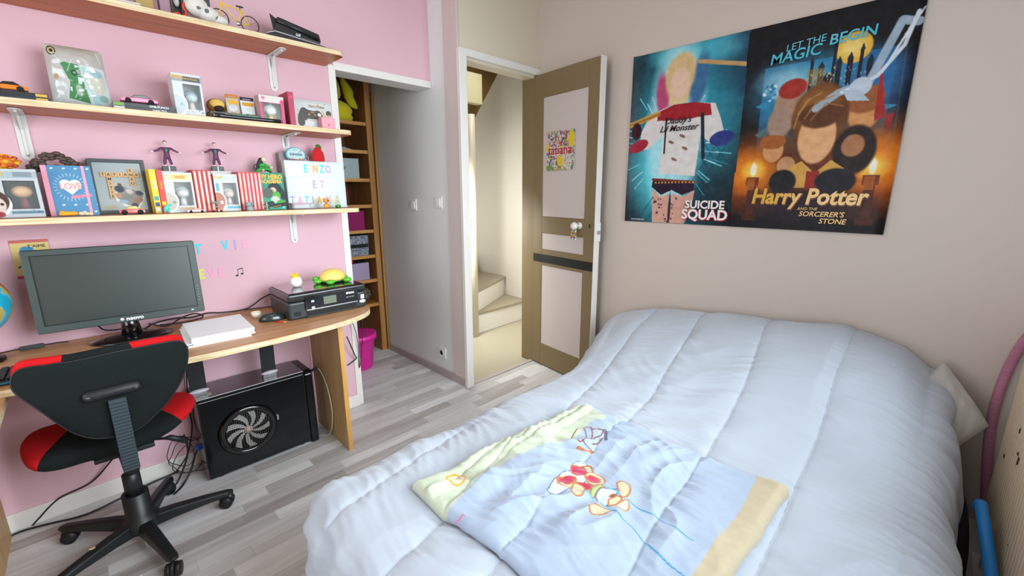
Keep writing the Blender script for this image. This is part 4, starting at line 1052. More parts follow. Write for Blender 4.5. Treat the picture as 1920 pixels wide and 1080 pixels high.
cable([wl(357, 660, 2.37), wl(350, 690), wl(353, 760), wl(360, 800), wl(352, 850), wl(330, 885)], .003, CABLE, 'black cable dropping from the desk left of the tower')
R2 = random.Random(3)
for k, lab in enumerate(('thin black cable loop nearest the tower corner', 'thin black cable loop hanging lowest beside the skirting', 'thin black cable loop just right of the chair base')):
    c0 = W(335+12*k, 850+8*k, 'y', 2.33); pts = []
    for j in range(13):
        a = 2*PI*j/12; pts.append((c0.x+(.05+.012*k)*math.cos(a)+.01*R2.random(), c0.y+.02*math.sin(a*2), max(.006, c0.z+(.075+.01*k)*math.sin(a)+.01*R2.random())))
    cable(pts, .0018, CABLE, lab)
cable([wl(345, 815, 2.3), wl(352, 850, 2.3), fl(335, 900, .01), fl(322, 915), fl(312, 925)], .004, CABLE, 'thick black cable bundle falling to the floor beside the tower')
cable([(.26, 2.30, .13), (.22, 2.29, .12), (.19, 2.28, .05), (.15, 2.25, .006), (.11, 2.2, .005)], .0045, CABLE, 'cable plugged into the lower back of the tower')
tag(MB().obox((.235, 2.295, .135), (.016, 0, .002), (0, .007, 0), (0, 0, .011)).build('cable_plug', mat('vga_blue', '2a5fd0', .4)), 'blue screen-cable plug at the left edge of the tower', 'plug')
cable([(.76, 2.25, .37), (.80-.012, 2.25, .365), (.79, 2.17, .30), (.786, 2.12, .18), (.785, 2.14, .08), (.78, 2.18, .01), (.74, 2.22, .004)], .003, CABLEW, 'white cable hanging beside the slab leg of the desk')
cable([(.74, 2.36, .25), (.755, 2.34, .18), (.77, 2.33, .10), (.76, 2.3, .03), (.74, 2.26, .004)], .002, CABLEW, 'thin cream cable low behind the desk leg')
cable([W(650, 631, 'y', 2.33), W(665, 665, 'y', 2.36), W(668, 672, 'y', 2.38), W(655, 683, 'y', 2.385), W(652, 684, 'y', 2.388)], .0035, CABLE, 'black cable bent against the pink wall right of the desk leg')
cable([W(661, 605, 'y', 2.36), W(669, 630, 'y', 2.37), W(673, 660, 'y', 2.38), W(674, 690, 'y', 2.385), W(677, 665, 'y', 2.37), W(679, 640, 'y', 2.35), W(680, 600, 'y', 2.33)], .0022, CABLE, 'black cable loop hanging in front of the white wall end')
cable([W(673, 650, 'y', 2.36), W(678, 646, 'y', 2.355), W(682, 640, 'y', 2.35)], .0012, CABLE, 'tiny cable tie on the loop near the pink bucket', name='cable_tie')
# ------------------------------------------------------------------ letters and pictures on the pink wall
LC = {'t': mat('letter_turquoise', '3fd2e2', .5), 'v': mat('letter_violet', 'a9a2e0', .5), 'p': mat('letter_pink', 'f3a4c6', .5), 'y': mat('letter_yellow', 'dfe26a', .5), 'o': mat('letter_orange', 'f2ac1c', .5)}
cn = {'t': 'turquoise', 'v': 'violet', 'p': 'pink', 'y': 'yellow', 'o': 'orange'}
def wall_letter(chh, px, py, c_, label, s=.062):
    w_ = W(px, py, 'y', YP)
    t_ = text(None, chh, (w_.x, YP-.0012, w_.z), s, LC[c_], extrude=.0006, sx=.72, bold=.0022, name='wall_letter')
    return tag(t_, label, 'letter')
wall_letter('T', 371, 468, 't', 'turquoise letter T stuck on the pink wall at the monitor corner')
wall_letter('V', 422, 461, 't', 'turquoise letter V stuck on the pink wall')
wall_letter('I', 441, 460, 'v', 'violet letter I on the pink wall')
wall_letter('E', 458, 459, 'p', 'pink letter E ending the upper word on the pink wall')
wall_letter('E', 378, 515, 'y', 'yellow-green letter E half hidden by the monitor edge')
wall_letter('V', 396, 513, 'p', 'pink letter V in the lower word on the pink wall')
wall_letter('E', 414, 512, 'p', 'pale pink letter E ending the lower word on the pink wall')
nw = W(448, 510, 'y', YP)
nn_ = MB(); nx, nz = nw.x, nw.z
nn_.prism([(nx-.010+.006*math.cos(a), nz-.016+.0045*math.sin(a)) for a in [2*PI*k/12 for k in range(12)]], 'y', YP-.002, YP-.0005).prism([(nx+.012+.006*math.cos(a), nz-.010+.0045*math.sin(a)) for a in [2*PI*k/12 for k in range(12)]], 'y', YP-.002, YP-.0005)
nn_.box(nx-.0055, nx-.004, YP-.002, YP-.0005, nz-.016, nz+.012).box(nx+.0165, nx+.018, YP-.002, YP-.0005, nz-.010, nz+.018)
nn_.prism([(nx-.0055, nz+.010), (nx+.018, nz+.016), (nx+.018, nz+.020), (nx-.0055, nz+.014)], 'y', YP-.002, YP-.0005)
tag(nn_.build('music_note_sticker', mat('note_black', '17171c', .5)), 'small black music note sticker on the pink wall', 'sticker')
cv = Canvas(60, 90, 'f2d98a', 1.45)
cv.rect(0, 0, 1, .07, 'e0746a'); cv.rect(0, .93, 1, 1, 'e0446a'); cv.ell(.4, .25, .18, .09, '3a9cc8'); cv.ell(.35, .6, .16, .12, 'c87a4a', 0, .4); cv.line([(.1, .7), (.6, .55)], .04, '2c4a78'); cv.ell(.75, .55, .15, .2, 'd8a45a', 0, .5)
cv.speck(18, .1, .1, .9, .9, .015, ['5a3a2a', 'c05a3a'], seed=6)
w0 = W(17, 459, 'y', YP); 
ca_ = thing('picture_card', 'small yellow and red illustrated card on the wall behind the monitor', 'card', (w0.x-.0, YP-.0035, 1.116-.135), 0)
panel('card_print', cv, .098, .142, PRINT, ca_, t=.002)
text(ca_, "T'AIME", (.066, -.001, .118), .016, mat('ink_dark', '2a2420', .6))
# star sticker on the wall
# ------------------------------------------------------------------ bed
bed = thing('bed', 'low double bed base and mattress mostly hidden under the duvet', 'bed', (1.37, .5, 0))
NAVY = mat('navy_bed_fabric', '141c30', .9)
MB().box(.42, 2.352, -.09, 1.07, .06, .27).build('base', NAVY, bed, bevel=.02)
MB().box(.41, 2.352, -.10, 1.08, .272, .46).build('mattress', mat('mattress_white', 'dcdcda', .8), bed, bevel=.05, seg=4)
for x in (.55, 2.2):
    for y in (.0, .98): MB().lathe([(.025, 0), (.03, .062)], (x, y, 0), 16).build('leg', BLACKP, bed)

XF = .40
def yL(a): t = np.clip((a-1.5)/.8, 0, 1); return 1.06+.20*t*t*(3-2*t)
def yR(a): return -.055+0*a
def sstep(x): x = np.clip(x, 0, 1); return x*x*(3-2*x)
SEAMS = [(1.11, .19), (.87, .19), (.648, .14), (.388, .10), (.168, .022), (-.05, -.03)]
def top(a, b):
    hy = np.interp(b, [-.25, -.12, .03, .235, .65, 1.1, 1.35], [.02, .07, .165, .215, .175, .12, .05])
    z = .488+hy*sstep((a-1.35)/.85)-.018*sstep((a-2.22)/.12)
    dome = np.minimum(1, np.minimum((b-yR(a)+.0)/.16, (yL(a)-b)/.16)); dome = np.clip(dome, 0, 1)
    z = z+.012*dome*(2-dome)
    pr_ = 0
    g = np.zeros_like(z); near = np.full_like(z, 9.)
    for y0, k in SEAMS:
        d = np.abs(b-(y0+k*(a-1.1)+.012*noise2(a*2.1+y0*5, a*0+y0*3, 2))); near = np.minimum(near, d)
    z = z+.009*(1-np.exp(-(near/.03)**1.4))-.003*np.exp(-(near/.005)**2)
    return z, near
def wrinkle(a, b, near):
    wx = a+.06*noise2(a*2.2, b*2.5, 21)
    w1 = 1-np.abs(noise2(wx*17+2*noise2(a*1.5, b*3, 5), b*3.2, 7)*1.6)
    w2 = 1-np.abs(noise2(wx*34, b*6+3, 9)*1.6)
    w3 = noise2(a*4.2, b*3.4, 12)
    w4 = 1-np.abs(noise2((a*.7+b*.7)*7, (a-b)*2.5, 15)*1.7)
    k = .55+.45*np.exp(-(near/.06)**2)
    msk = .45+.9*np.clip(noise2(a*1.7, b*2.1, 31)+.3, 0, 1)
    fade = .55+.45*sstep((1.9-a)/.8)
    return (.0115*w1*k+.0062*w2*k)*msk*fade+.010*w3+.0085*w4*fade*msk
def duvet_pt(a, b):
    yl, yr = yL(a), yR(a)
    ox = np.maximum(0, XF-a); oy = np.where(b > yl, b-yl, np.where(b < yr, b-yr, 0))
    r = np.hypot(ox, oy)+1e-9
    ac, bc = np.maximum(a, XF), np.clip(b, yr, yl)
    z0, near = top(ac, bc)
    near2 = near
    wr = wrinkle(a, b, near2)
    R_ = .085
    th = np.minimum(r/R_, PI/2*.93)
    f = R_*np.sin(th)+np.maximum(0, r-R_*PI/2*.93)*math.cos(PI/2*.93)
    g = R_*(1-np.cos(th))+np.maximum(0, r-R_*PI/2*.93)*math.sin(PI/2*.93)
    edge = sstep(r/.12)
    along = np.where(ox > np.abs(oy), b, a)
    fold = .020*edge*noise2(along*5.5+3, r*2, 17)+.012*edge*noise2(along*13, r*3, 18)
    dx, dy = -ox/r, oy/r
    out = f+fold+wr*edge
    return ac+dx*out, bc+dy*out, z0-g+wr*(1-.8*edge)
na, nb = 460, 420
a = np.linspace(XF-.40, 2.350, na); b = np.linspace(-.46, 1.62, nb)
A_, B_ = np.meshgrid(a, b)
B_ = np.where(True, B_, B_)
X_, Y_, Z_ = duvet_pt(A_, B_)
Z_ = np.maximum(Z_, .04)
P = np.stack([X_, Y_, Z_], -1)
def duvet_mat():
    m = mat('pale_blue_duvet_cotton', 'aeb7c2', .85, sheen=.3)
    n = m.node_tree; tc = n.nodes.new('ShaderNodeTexCoord'); nz = n.nodes.new('ShaderNodeTexNoise'); nz.inputs['Scale'].default_value = 500
    bp = n.nodes.new('ShaderNodeBump'); bp.inputs['Strength'].default_value = .25; bp.inputs['Distance'].default_value = .0006
    n.links.new(tc.outputs['Object'], nz.inputs[0]); n.links.new(nz.outputs[0], bp.inputs['Height']); n.links.new(bp.outputs[0], n.nodes['Principled BSDF'].inputs['Normal'])
    return m
DUV = duvet_mat()
dv = grid_mesh('duvet', P[::-1], DUV, None, None, loc=(1.3, .5, .04))
sd = dv.modifiers.new('thick', 'SOLIDIFY'); sd.thickness = .02; sd.offset = -1
tag(dv, 'large pale blue-white quilted duvet spread over the whole bed', 'duvet')
# stitched seam lines
SEAMC = mat('seam_thread', 'a9b0bc', .8)
for y0, k in SEAMS[1:5]:
    aa = np.linspace(.30, 2.30, 120); bb = y0+k*(aa-1.1)+.012*noise2(aa*2.1+y0*5, aa*0+y0*3, 2)
    x, y, z = duvet_pt(aa, bb)
    o = MB().tube([(x[i], y[i], z[i]+.0003) for i in range(120)], .0011, 4).build('seam', SEAMC, dv, world=True)

# pillow corner at the head
pw = thing('pillow', 'grey-white pillow corner poking out at the radiator side of the bed head', 'pillow', (2.12, -.05, .42))
Aq, Bq, Cq, Dq = (np.array(v) for v in ((2.30, -.085, .640), (2.115, -.222, .500), (1.965, -.135, .425), (2.14, -.03, .575)))
u, v = np.meshgrid(np.linspace(0, 1, 40), np.linspace(0, 1, 40))
Bi = (1-u)[..., None]*(1-v)[..., None]*Dq+(u*(1-v))[..., None]*Cq+(u*v)[..., None]*Bq+((1-u)*v)[..., None]*Aq
nrm = np.cross(Bq-Aq, Cq-Aq); nrm = nrm/np.linalg.norm(nrm); nrm = nrm if nrm[0] < 0 else -nrm
th = .034*(np.clip((1-np.abs(2*u-1)**4)*(1-np.abs(2*v-1)**4), 0, 1))**.5+.006*noise2(u*5, v*4, 3)*(1-np.abs(2*u-1)**4)
L0 = np.array((2.12, -.05, .42))
PF = mat('pillow_cotton', 'b8b5af', .85, sheen=.3)
grid_mesh('pillow_front', Bi+nrm*th[..., None]-L0, PF, pw)
grid_mesh('pillow_back', (Bi-nrm*(th*.7)[..., None]-L0)[::-1], PF, pw)

# child's pillowcase lying flat on the duvet
Lc, Tc, Rc, Bc = (np.array(v) for v in ((.510, .886), (1.172, .832), (1.196, .172), (.535, .215)))
N_ = 330
u, v = np.meshgrid(np.linspace(0, 1, N_), np.linspace(0, 1, N_))
# slightly wavy outline
eu = .012*noise2(v*5, v*0+.3, 41)*(np.abs(2*u-1)**3); ev = .014*noise2(u*5, u*0+.7, 42)*(np.abs(2*v-1)**3)
uu, vv = u+eu, v+ev
XY = (1-uu)[..., None]*(1-vv)[..., None]*Lc+(uu*(1-vv))[..., None]*Tc+(uu*vv)[..., None]*Rc+((1-uu)*vv)[..., None]*Bc
x, y = XY[..., 0], XY[..., 1]
gx, gy, gz = duvet_pt(x, y)
rim = np.clip(np.minimum(np.minimum(u, 1-u), np.minimum(v, 1-v))/.035, 0, 1); rim = np.sqrt(1-(1-rim)**2)
w1 = 1-np.abs(noise2((v*6+1.8*noise2(u*2, v*2, 51)), u*2.2, 52)*1.6)
w2 = 1-np.abs(noise2((u*4.2+v*3)+1.2*noise2(u*2.4, v*2.4, 53), (u-v)*2.2, 54)*1.6)
w3 = 1-np.abs(noise2(u*15+noise2(u*4, v*4, 3)*2, v*7, 55)*1.8)
dens = np.clip(.45+noise2(u*2.1, v*2.1, 56), .1, 1.1)
band = np.exp(-((v-.07)/.05)**2)   # gathered folds along the hem next to the window side of the pile
fold = np.abs(np.sin((v*46+1.6*noise2(u*2.5, v*3, 57)+u*4)))**.7
z = gz+.008+rim*(.018+.0185*w1*dens+.0150*w2*dens+.0022*w3*dens+.012*noise2(u*3, v*3, 58)+band*fold*.012)
z = np.maximum(z, gz+.004+0*z)
cvp = Canvas(N_, N_, '9cabbf', 1.0); cvp.k = 1
def p2uv(px, py):
    w_ = W(px, py, 'z', .525); p = np.array((w_.x, w_.y))
    # invert the bilinear outline
    s_, t_ = .5, .5
    for _ in range(12):
        F = (1-s_)*(1-t_)*Lc+s_*(1-t_)*Tc+s_*t_*Rc+(1-s_)*t_*Bc-p
        Js = -(1-t_)*Lc+(1-t_)*Tc+t_*Rc-t_*Bc; Jt = -(1-s_)*Lc-s_*Tc+s_*Rc+(1-s_)*Bc
        d = np.linalg.solve(np.stack([Js, Jt], 1), -F); s_ += d[0]; t_ += d[1]
    return s_, t_
c7 = lambda x, y: p2uv(700+x/2.2326, 760+y/2.2326)
c8 = lambda x, y: p2uv(900+x/4.5, 780+y/4.5)
YG, YB = 'b4bda6', 'b2a488'
bnd = [c7(*q) for q in ((345, 440), (400, 380), (480, 325), (600, 265), (700, 225), (850, 165), (900, 110), (975, 88))]
cvp.poly([(-.05, -.05), (1.0, -.05), (bnd[-1][0]+.06, -.05)]+bnd[::-1]+[(-.05, bnd[0][1]+.02)], YG)
e0 = [c7(*q) for q in ((1595, 355), (1545, 450), (1465, 555), (1400, 640), (1350, 720), (1300, 800))]
cvp.poly(e0+[(e0[-1][0], 1.1), (1.1, 1.1), (1.1, e0[0][1]-.05)], YB)
OUT = 'a8622c'
def blob(pts, fill, out=OUT, w=.004, f=c8):
    q = [f(*p_) for p_ in pts]; q = smooth2(q+[q[0]], 4)
    if fill: cvp.poly(q, fill)
    if out: cvp.line(q, w, out)
blob([(310, 325), (345, 310), (382, 320), (385, 345), (347, 366), (312, 350)], 'cfc4a0', 'c8903c', .005, c7)
blob([(585, 700), (650, 610), (760, 520), (790, 460), (860, 440), (940, 500), (950, 560), (880, 640), (800, 690), (660, 755), (570, 720)], 'cfdcec', '4a6a9a', .003)
blob([(870, 470), (930, 480), (945, 530), (900, 560)], 'c2bca2'); blob([(890, 560), (960, 540), (1030, 570), (1050, 630), (1000, 680), (930, 660), (880, 600)], 'c0b694')
blob([(650, 610), (790, 600), (805, 650), (770, 700), (690, 700), (650, 660)], 'c0b694')
PKC = 'b81a4c'
blob([(765, 500), (800, 472), (850, 470), (892, 500), (890, 560), (840, 590), (780, 570)], PKC)
blob([(665, 615), (700, 602), (730, 590), (785, 600), (792, 640), (740, 672), (690, 670), (660, 640)], PKC)
blob([(880, 598), (930, 572), (1000, 590), (1005, 640), (940, 640)], PKC)
blob([(800, 645), (870, 650), (940, 670), (915, 705), (850, 700)], PKC)
blob([(785, 660), (850, 670), (880, 700), (850, 780), (790, 785), (765, 740)], 'c0b694')
blob([(930, 770), (935, 700), (1000, 668), (1050, 680), (1000, 705), (960, 770)], '98b070')
blob([(970, 760), (1010, 700), (1080, 690), (1160, 700), (1150, 740), (1060, 850), (1000, 820)], 'c4cedd', '3a4a7a', .003)
blob([(1085, 770), (1110, 742), (1142, 748), (1138, 772), (1100, 776)], '6a3018')
blob([(1080, 800), (1150, 760), (1190, 790), (1130, 840), (1080, 850)], 'd4c39c')
blob([(1150, 640), (1200, 625), (1260, 670), (1250, 740), (1190, 770), (1160, 700)], 'c0b694')
blob([(915, 880), (960, 862), (1060, 880), (1100, 890), (1040, 940), (940, 950)], 'c0b694')
blob([(1130, 850), (1230, 790), (1250, 850), (1215, 880), (1160, 860)], 'e0e8f2', 'b07a2c')
for pts in ([(890, 720), (950, 790), (1060, 860), (1110, 895)], [(1030, 650), (1100, 690), (1150, 710), (1175, 750)]): cvp.line([c8(*q) for q in pts], .005, '48a4cc')
for pts in ([(1110, 895), (1160, 920), (1200, 965), (1270, 1010), (1330, 1080), (1400, 1150), (1480, 1230), (1600, 1330), (1800, 1480)], [(1240, 780), (1310, 830), (1370, 865), (1440, 900), (1500, 930), (1560, 990), (1700, 1080), (1790, 1130)]): cvp.line(smooth2([c8(*q) for q in pts], 4), .0034, '2484b0')
# butterfly outline
for pts in ([(765, 250), (800, 205), (860, 172), (890, 220), (890, 265), (850, 300), (820, 290), (765, 250)], [(890, 170), (940, 200), (935, 280), (900, 270), (870, 300), (940, 340)], [(940, 200), (1030, 205), (1010, 235), (945, 245)], [(950, 280), (1040, 245), (1030, 290), (950, 310)], [(870, 175), (960, 165), (1010, 200)]): cvp.line(smooth2([c8(*q) for q in pts], 4), .0035, '7a3c30')
blob([(810, 345), (840, 330), (870, 355), (940, 345), (950, 360), (870, 362)], 'c07a2c')
cvp.line([c8(1053, 195), c8(1058, 300)], .009, '54566a')
cvp.grain(.012, 30)
pm = paint_mat('printed_cotton', .85, sheen=.3, bump=(400, .2, .0006))
P = np.stack([x, y, z], -1)
pcs = grid_mesh('pillowcase', P, pm, None, cvp.lin(), loc=(.85, .53, .5))
pcs.modifiers.new('thick', 'SOLIDIFY').thickness = .006; pcs.modifiers['thick'].offset = -1
tag(pcs, 'crumpled pale blue embroidered pillowcase with yellowish ends lying on the duvet', 'pillowcase')
tg = c7(360, 495)
w_ = W(700+362/2.2326, 760+498/2.2326, 'z', .545)
ctg = text(pcs, 'Disney', (w_.x-.85, w_.y-.53, .560-.5), .012, mat('tag_pinkish', 'c05a8c', .7), rot=(0, 0, .35), name='brand_tag')

# ------------------------------------------------------------------ radiator, hoop, foam tube
def rad_mat():
    m = mat('cream_radiator_enamel', 'dccbb4', .5)
    n = m.node_tree; tc = n.nodes.new('ShaderNodeTexCoord'); nz = n.nodes.new('ShaderNodeTexNoise'); nz.inputs['Scale'].default_value = 16; nz.inputs['Detail'].default_value = 6
    n.links.new(tc.outputs['Object'], nz.inputs[0]); cr_ = n.nodes.new('ShaderNodeValToRGB'); e = cr_.color_ramp.elements
    e[0].position = .685; e[0].color = lin('d4bfa4'); e[1].position = .690; e[1].color = lin('24221f')
    n.links.new(nz.outputs[0], cr_.inputs[0]); n.links.new(cr_.outputs[0], n.nodes['Principled BSDF'].inputs['Base Color'])
    return m
rd_ = thing('radiator', 'tall cream ribbed radiator with chipped enamel at the right edge', 'radiator', (1.65, -.30, 0))
RX0, RX1, RY = 1.24, 2.125, -.258
RM = rad_mat()
nrb = 29
for k in range(nrb):
    x = RX1-.015-(RX1-RX0-.03)*k/(nrb-1)
    MB().box(x-.0092, x+.0092, RY-.085, RY, .13, .80).build('rib', RM, rd_, bevel=.006, seg=2)
MB().box(RX0, RX1, RY-.075, RY-.010, .145, .185).box(RX0, RX1, RY-.075, RY-.010, .745, .785).box(RX0, RX1-.004, RY-.06, RY-.014, .185, .745).build('header_pipe', RM, rd_, bevel=.003)
for x in (RX0+.08, RX1-.08): MB().box(x-.015, x+.015, RY-.07, RY-.02, 0, .13).build('foot', RM, rd_)
hp = [(2.335, -.275, .10), (2.340, -.252, .26), (2.342, -.236, .42), (2.340, -.233, .54), (2.330, -.240, .66), (2.30, -.252, .76), (2.25, -.268, .84), (2.17, -.285, .90)]
ho = thing('hula_hoop', 'pink taped hoop leaning in the corner behind the radiator', 'hoop', (2.335, -.275, .09))
hp = [(x, y-.014, z) for x, y, z in hp]
hps = smooth2(hp, 8)
PKT = mat('pink_hoop_tape', 'c98ba0', .35, vary=((1, 1, 60), 2, 'b9748c'))
MB().tube(hps, .0155, 12).build('hoop_tube', PKT, ho)
MB().tube(smooth2([(2.17, -.285, .90), (2.02, -.30, .935), (1.85, -.31, .93)], 6), .018, 12).build('hoop_sleeve', mat('hoop_red', 'c81e2c', .4), ho)
t0 = W(1841, 950, 'y', -.205); t0.z -= .0
nd = [(t0.x+.045, t0.y+.002, t0.z-.03), (t0.x+.02, t0.y, t0.z-.004), (t0.x-.012, t0.y-.002, t0.z-.012)]
for py, yy in ((985, -.212), (1020, -.222), (1050, -.228), (1080, -.232)):
    w_ = W(1841+(py-950)*.135, py, 'y', yy); nd.append(tuple(w_))
l_ = Vector(nd[-1]); m_ = Vector(nd[-2]); nd.append(tuple(l_+(l_-m_)*2.2))
nd2 = [p for p in nd if p[2] > .02]
tag(MB().tube(smooth2(nd2, 6), .0145, 16).build('foam_tube', mat('blue_foam', '1f7fc8', .5)), 'bright blue bent foam tube standing between the bed and the radiator', 'foam tube')
# dark cloth between bed and radiator, heaped higher to stand in for the shade there
cl = MB().cushion([(1.88+.36*math.cos(a), -.165+.060*math.sin(a)) for a in [2*PI*k/24 for k in range(24)]], 'z', .035, .26, .03, 10, pw=4)
tag(cl.build('cloth_and_gap_shade', mat('navy_cloth', '101a2c', .95)), 'dark navy cloth enlarged to stand in for the shaded gap beside the bed', 'cloth')
# ------------------------------------------------------------------ things on the shelves
def X(px, py, y): return W(px, py, 'y', y).x
def Zp(px, py, y): return W(px, py, 'y', y).z
CARD = mat('white_card', 'd2d4d2', .5)
FILM = mat('window_film', 'eaf4f6', .08, alpha=.07, spec=.6)
def figure_box(x0, z0, y0, label, front, skin_c, hair_c, body_c, w=.116, h=.160, d=.088, side='cfd1d0', win=(.34, .93, .17, .76), rot=0, words=(), inner=None):
    """window box: carton, printed front with a cut-out, clear film and a plain doll inside"""
    t_ = thing('toy_box', label, 'toy box', (x0+w/2, y0+d/2, z0), rot)
    sm = mat('card_'+side, side, .5)
    L_ = lambda mb, n, m, **k: mb.build(n, m, t_, world=False, **k)
    a, b = -w/2, -d/2
    u0, u1, v0, v1 = win
    xs0, xs1, zs0, zs1 = a+u0*w, a+u1*w, v0*h, v1*h
    c_ = MB(); th = .0018
    c_.box(a, a+th, b+th, -b, 0, h).box(-a-th, -a, b+th, -b, 0, h).box(a+th, -a-th, b+th, -b, 0, th).box(a+th, -a-th, b+th, -b, h-th, h).box(a+th, -a-th, -b-th, -b, th, h-th)
    L_(c_, 'carton', sm)
    # printed front with a real hole
    nx, ny = front.nx, front.ny
    P = np.zeros((ny, nx, 3)); P[..., 0] = a+w*np.linspace(0, 1, nx)[None, :]; P[..., 1] = b; P[..., 2] = h*np.linspace(1, 0, ny)[:, None]
    g = grid_mesh('front_print', P, PRINT, t_, front.lin(), smooth=False)
    bm = bmesh.new(); bm.from_mesh(g.data)
    kill = [f for f in bm.faces if xs0 < f.calc_center_median().x < xs1 and zs0 < f.calc_center_median().z < zs1 and not (front.keep(f.calc_center_median().x/w+.5, 1-f.calc_center_median().z/h) if hasattr(front, 'keep') else False)]
    bmesh.ops.delete(bm, geom=kill, context='FACES'); bm.to_mesh(g.data); bm.free()
    g.modifiers.new('s', 'SOLIDIFY').thickness = .0012
    L_(MB().box(xs0-.001, xs1+.001, b+.003, b+.0036, zs0-.001, zs1+.001), 'window_film', FILM)
    if inner: L_(MB().box(a+.003, -a-.003, -b-.006, -b-.003, .003, h-.003), 'inner_card', mat('inner_'+inner, inner, .6))
    cx = (xs0+xs1)/2
    s_ = min((xs1-xs0)/.07, (zs1-zs0)/.098)*.98
    lx = lambda mb, n, m: mb.build(n, m, t_, world=False)
    lx(MB().ball((cx, -.008, zs0+.062*s_), (.028*s_, .024*s_, .022*s_), 18), 'doll_head', mat('doll_'+skin_c, skin_c, .5))
    lx(MB().ball((cx, .006*s_, zs0+.070*s_), (.034*s_, .026*s_, .028*s_), 18), 'doll_hair', mat('dollh_'+hair_c, hair_c, .5))
    lx(MB().tube([(cx, 0, zs0), (cx, 0, zs0+.02*s_), (cx, 0, zs0+.042*s_)], [.016*s_, .014*s_, .009*s_], 12), 'doll_body', mat('dollb_'+body_c, body_c, .5))
    for s2, sz, px_, pz, m_ in words: text(t_, s2, (a+px_*w, b-.0009, pz*h), sz, m_, bold=.0003)
    return t_
def fbg(bg, blobcol, accent):
    c = Canvas(80, 110, bg, 1.38)
    c.rect(0, .05, 1, .19, accent, .35)
    c.ell(.10, .72, .33, .26, 'ffffff', 0, .06); c.ell(.08, .72, .29, .23, blobcol, 0, .06)
    c.keep = lambda u, v: ((u-.10)/.33)**2+((v-.72)/.26)**2 < 1
    c.speck(10, .3, .85, .95, .95, .02, [accent, '8ab4c8'], .4)
    return c
YT = mat('box_yellow', 'f0b21c', .5); BT = mat('box_blue', '3c86b4', .5); GT = mat('box_grey_ink', '4c5458', .5); WT = mat('box_white_ink', 'f2f2f2', .5)
yb = 2.235
# lower shelf, from the left
b1 = fbg('cfd6da', 'ead9cf', '7aa0ac'); b1.ell(.08, .66, .31, .24, '4a2a22', 0, .06); b1.ell(.06, .74, .26, .20, 'ead6cc', 0, .06); b1.ell(.25, .72, .035, .03, '1c1c22'); b1.ell(.15, .93, .12, .06, 'a83040', 0, .3); b1.rect(.38, .87, .98, .92, '3c6c84', .7); b1.rect(.56, .06, .9, .16, '7a8896', .7)
figure_box(-.199, ZL, yb, 'window box with a dark-haired doll at the left end of the lowest shelf', b1, 'd9ad7c', '3a2a22', '7c3030', w=.125, side='b9bfc2', inner='1e1c1e', words=(('POP!', .022, .2, .89, YT),))
fl_ = thing('flower_ball', 'round orange and amber glass ball resting on the leftmost window box', 'ornament', (-.145, 2.275, ZL+.1605))
fb_ = MB()
for k in range(46):
    a = k*2.4; h_ = (k+.5)/46; r_ = math.sqrt(h_*(2-h_)) if h_ < 1 else 1
    fb_.k = k % 3; zz = .022+.020*math.cos(PI*h_)
    fb_.ball((-.145+.036*math.sin(PI*h_)*math.cos(a), 2.275+.026*math.sin(PI*h_)*math.sin(a), ZL+.160+zz+.003), (.0085, .0075, .006), 8)
fb_.k = 0; fb_.ball((-.145, 2.275, ZL+.184), (.036, .026, .021), 16)
fb_.build('ball', [mat('amber', 'd87a1c', .25, coat=.5), mat('amber_red', 'c0401c', .25, coat=.5), mat('amber_yellow', 'f2b42a', .25, coat=.5)], fl_)
# dark petal ornament behind the notebook
fo_ = thing('petal_ornament', 'dark brown leaf cluster ornament behind the blue notebook', 'ornament', (-.02, 2.32, ZL))
mb = MB()
for k, (dx, dz) in enumerate(((-.058, .168), (-.035, .165), (-.045, .186), (-.02, .208), (.005, .212), (.028, .196), (.036, .172), (.052, .180), (.062, .165), (-.002, .166))):
    for j in range(5):
        a = 2*PI*j/5+k
        mb.ball((-.02+dx+.011*math.cos(a), 2.32-.006*(j % 2)-.004, ZL+dz+.008*math.sin(a)), (.0125, .006, .0080), 8)
mb.build('petals', mat('petal_brown', '4f3e37', .5), fo_)
MB().tube([(-.02, 2.325, ZL), (-.02, 2.325, ZL+.16)], .004, 8).box(-.06, .02, 2.315, 2.335, ZL, ZL+.006).build('stem', mat('petal_brown', '4a3a34', .5), fo_)
# blue notebook
x0, x1 = X(95, 401, 2.25), X(187, 399, 2.25); nh = .178
nb_ = thing('notebook', 'blue notebook with LOVE in a white heart and pink elastic band', 'notebook', (x0, 2.255, ZL), 0, rot=(-.10, 0, 0))
NW = x1-x0
cv = Canvas(130, 150, '4a92c0', nh/(NW-.014))
cv.ell(.35, .38, .14, .10, 'ffffff'); cv.ell(.57, .38, .14, .10, 'ffffff'); cv.poly([(.225, .42), (.695, .42), (.46, .58)], 'ffffff')
for k in range(26):
    a = 2*PI*k/26; cv.line([(.46+.31*math.cos(a), .43+.22*math.sin(a)), (.46+.39*math.cos(a), .43+.28*math.sin(a))], .008, 'dceef6')
for yy in range(7):
    for xx in range(4):
        u_, v_ = .1+.27*xx+.1*(yy % 2), .06+.145*yy
        if abs(u_-.5) > .42 or abs(v_-.42) > .3: cv.ell(u_, v_, .022, .018, 'e4eef6', 0, .3); cv.ell(u_+.03, v_-.006, .02, .014, 'e4eef6', 0, .3)
cv.poly([(.42, .60), (.9, .56), (.9, .62), (.43, .66)], 'e88ca4')
panel('cover_print', cv, NW-.014, nh, PRINT, nb_, .014, 0, 0, t=.0015)
MB().box(.0, NW, .0015, .004, 0, nh).box(0, NW, .018, .0205, 0, nh).box(0, .003, .004, .018, 0, nh).build('cover', mat('notebook_blue', '5a9cc8', .5), nb_, world=False)
MB().box(0, .014, -.0004, .0015, 0, nh).build('spine_tape', mat('notebook_pink', 'e79ab0', .5), nb_, world=False)
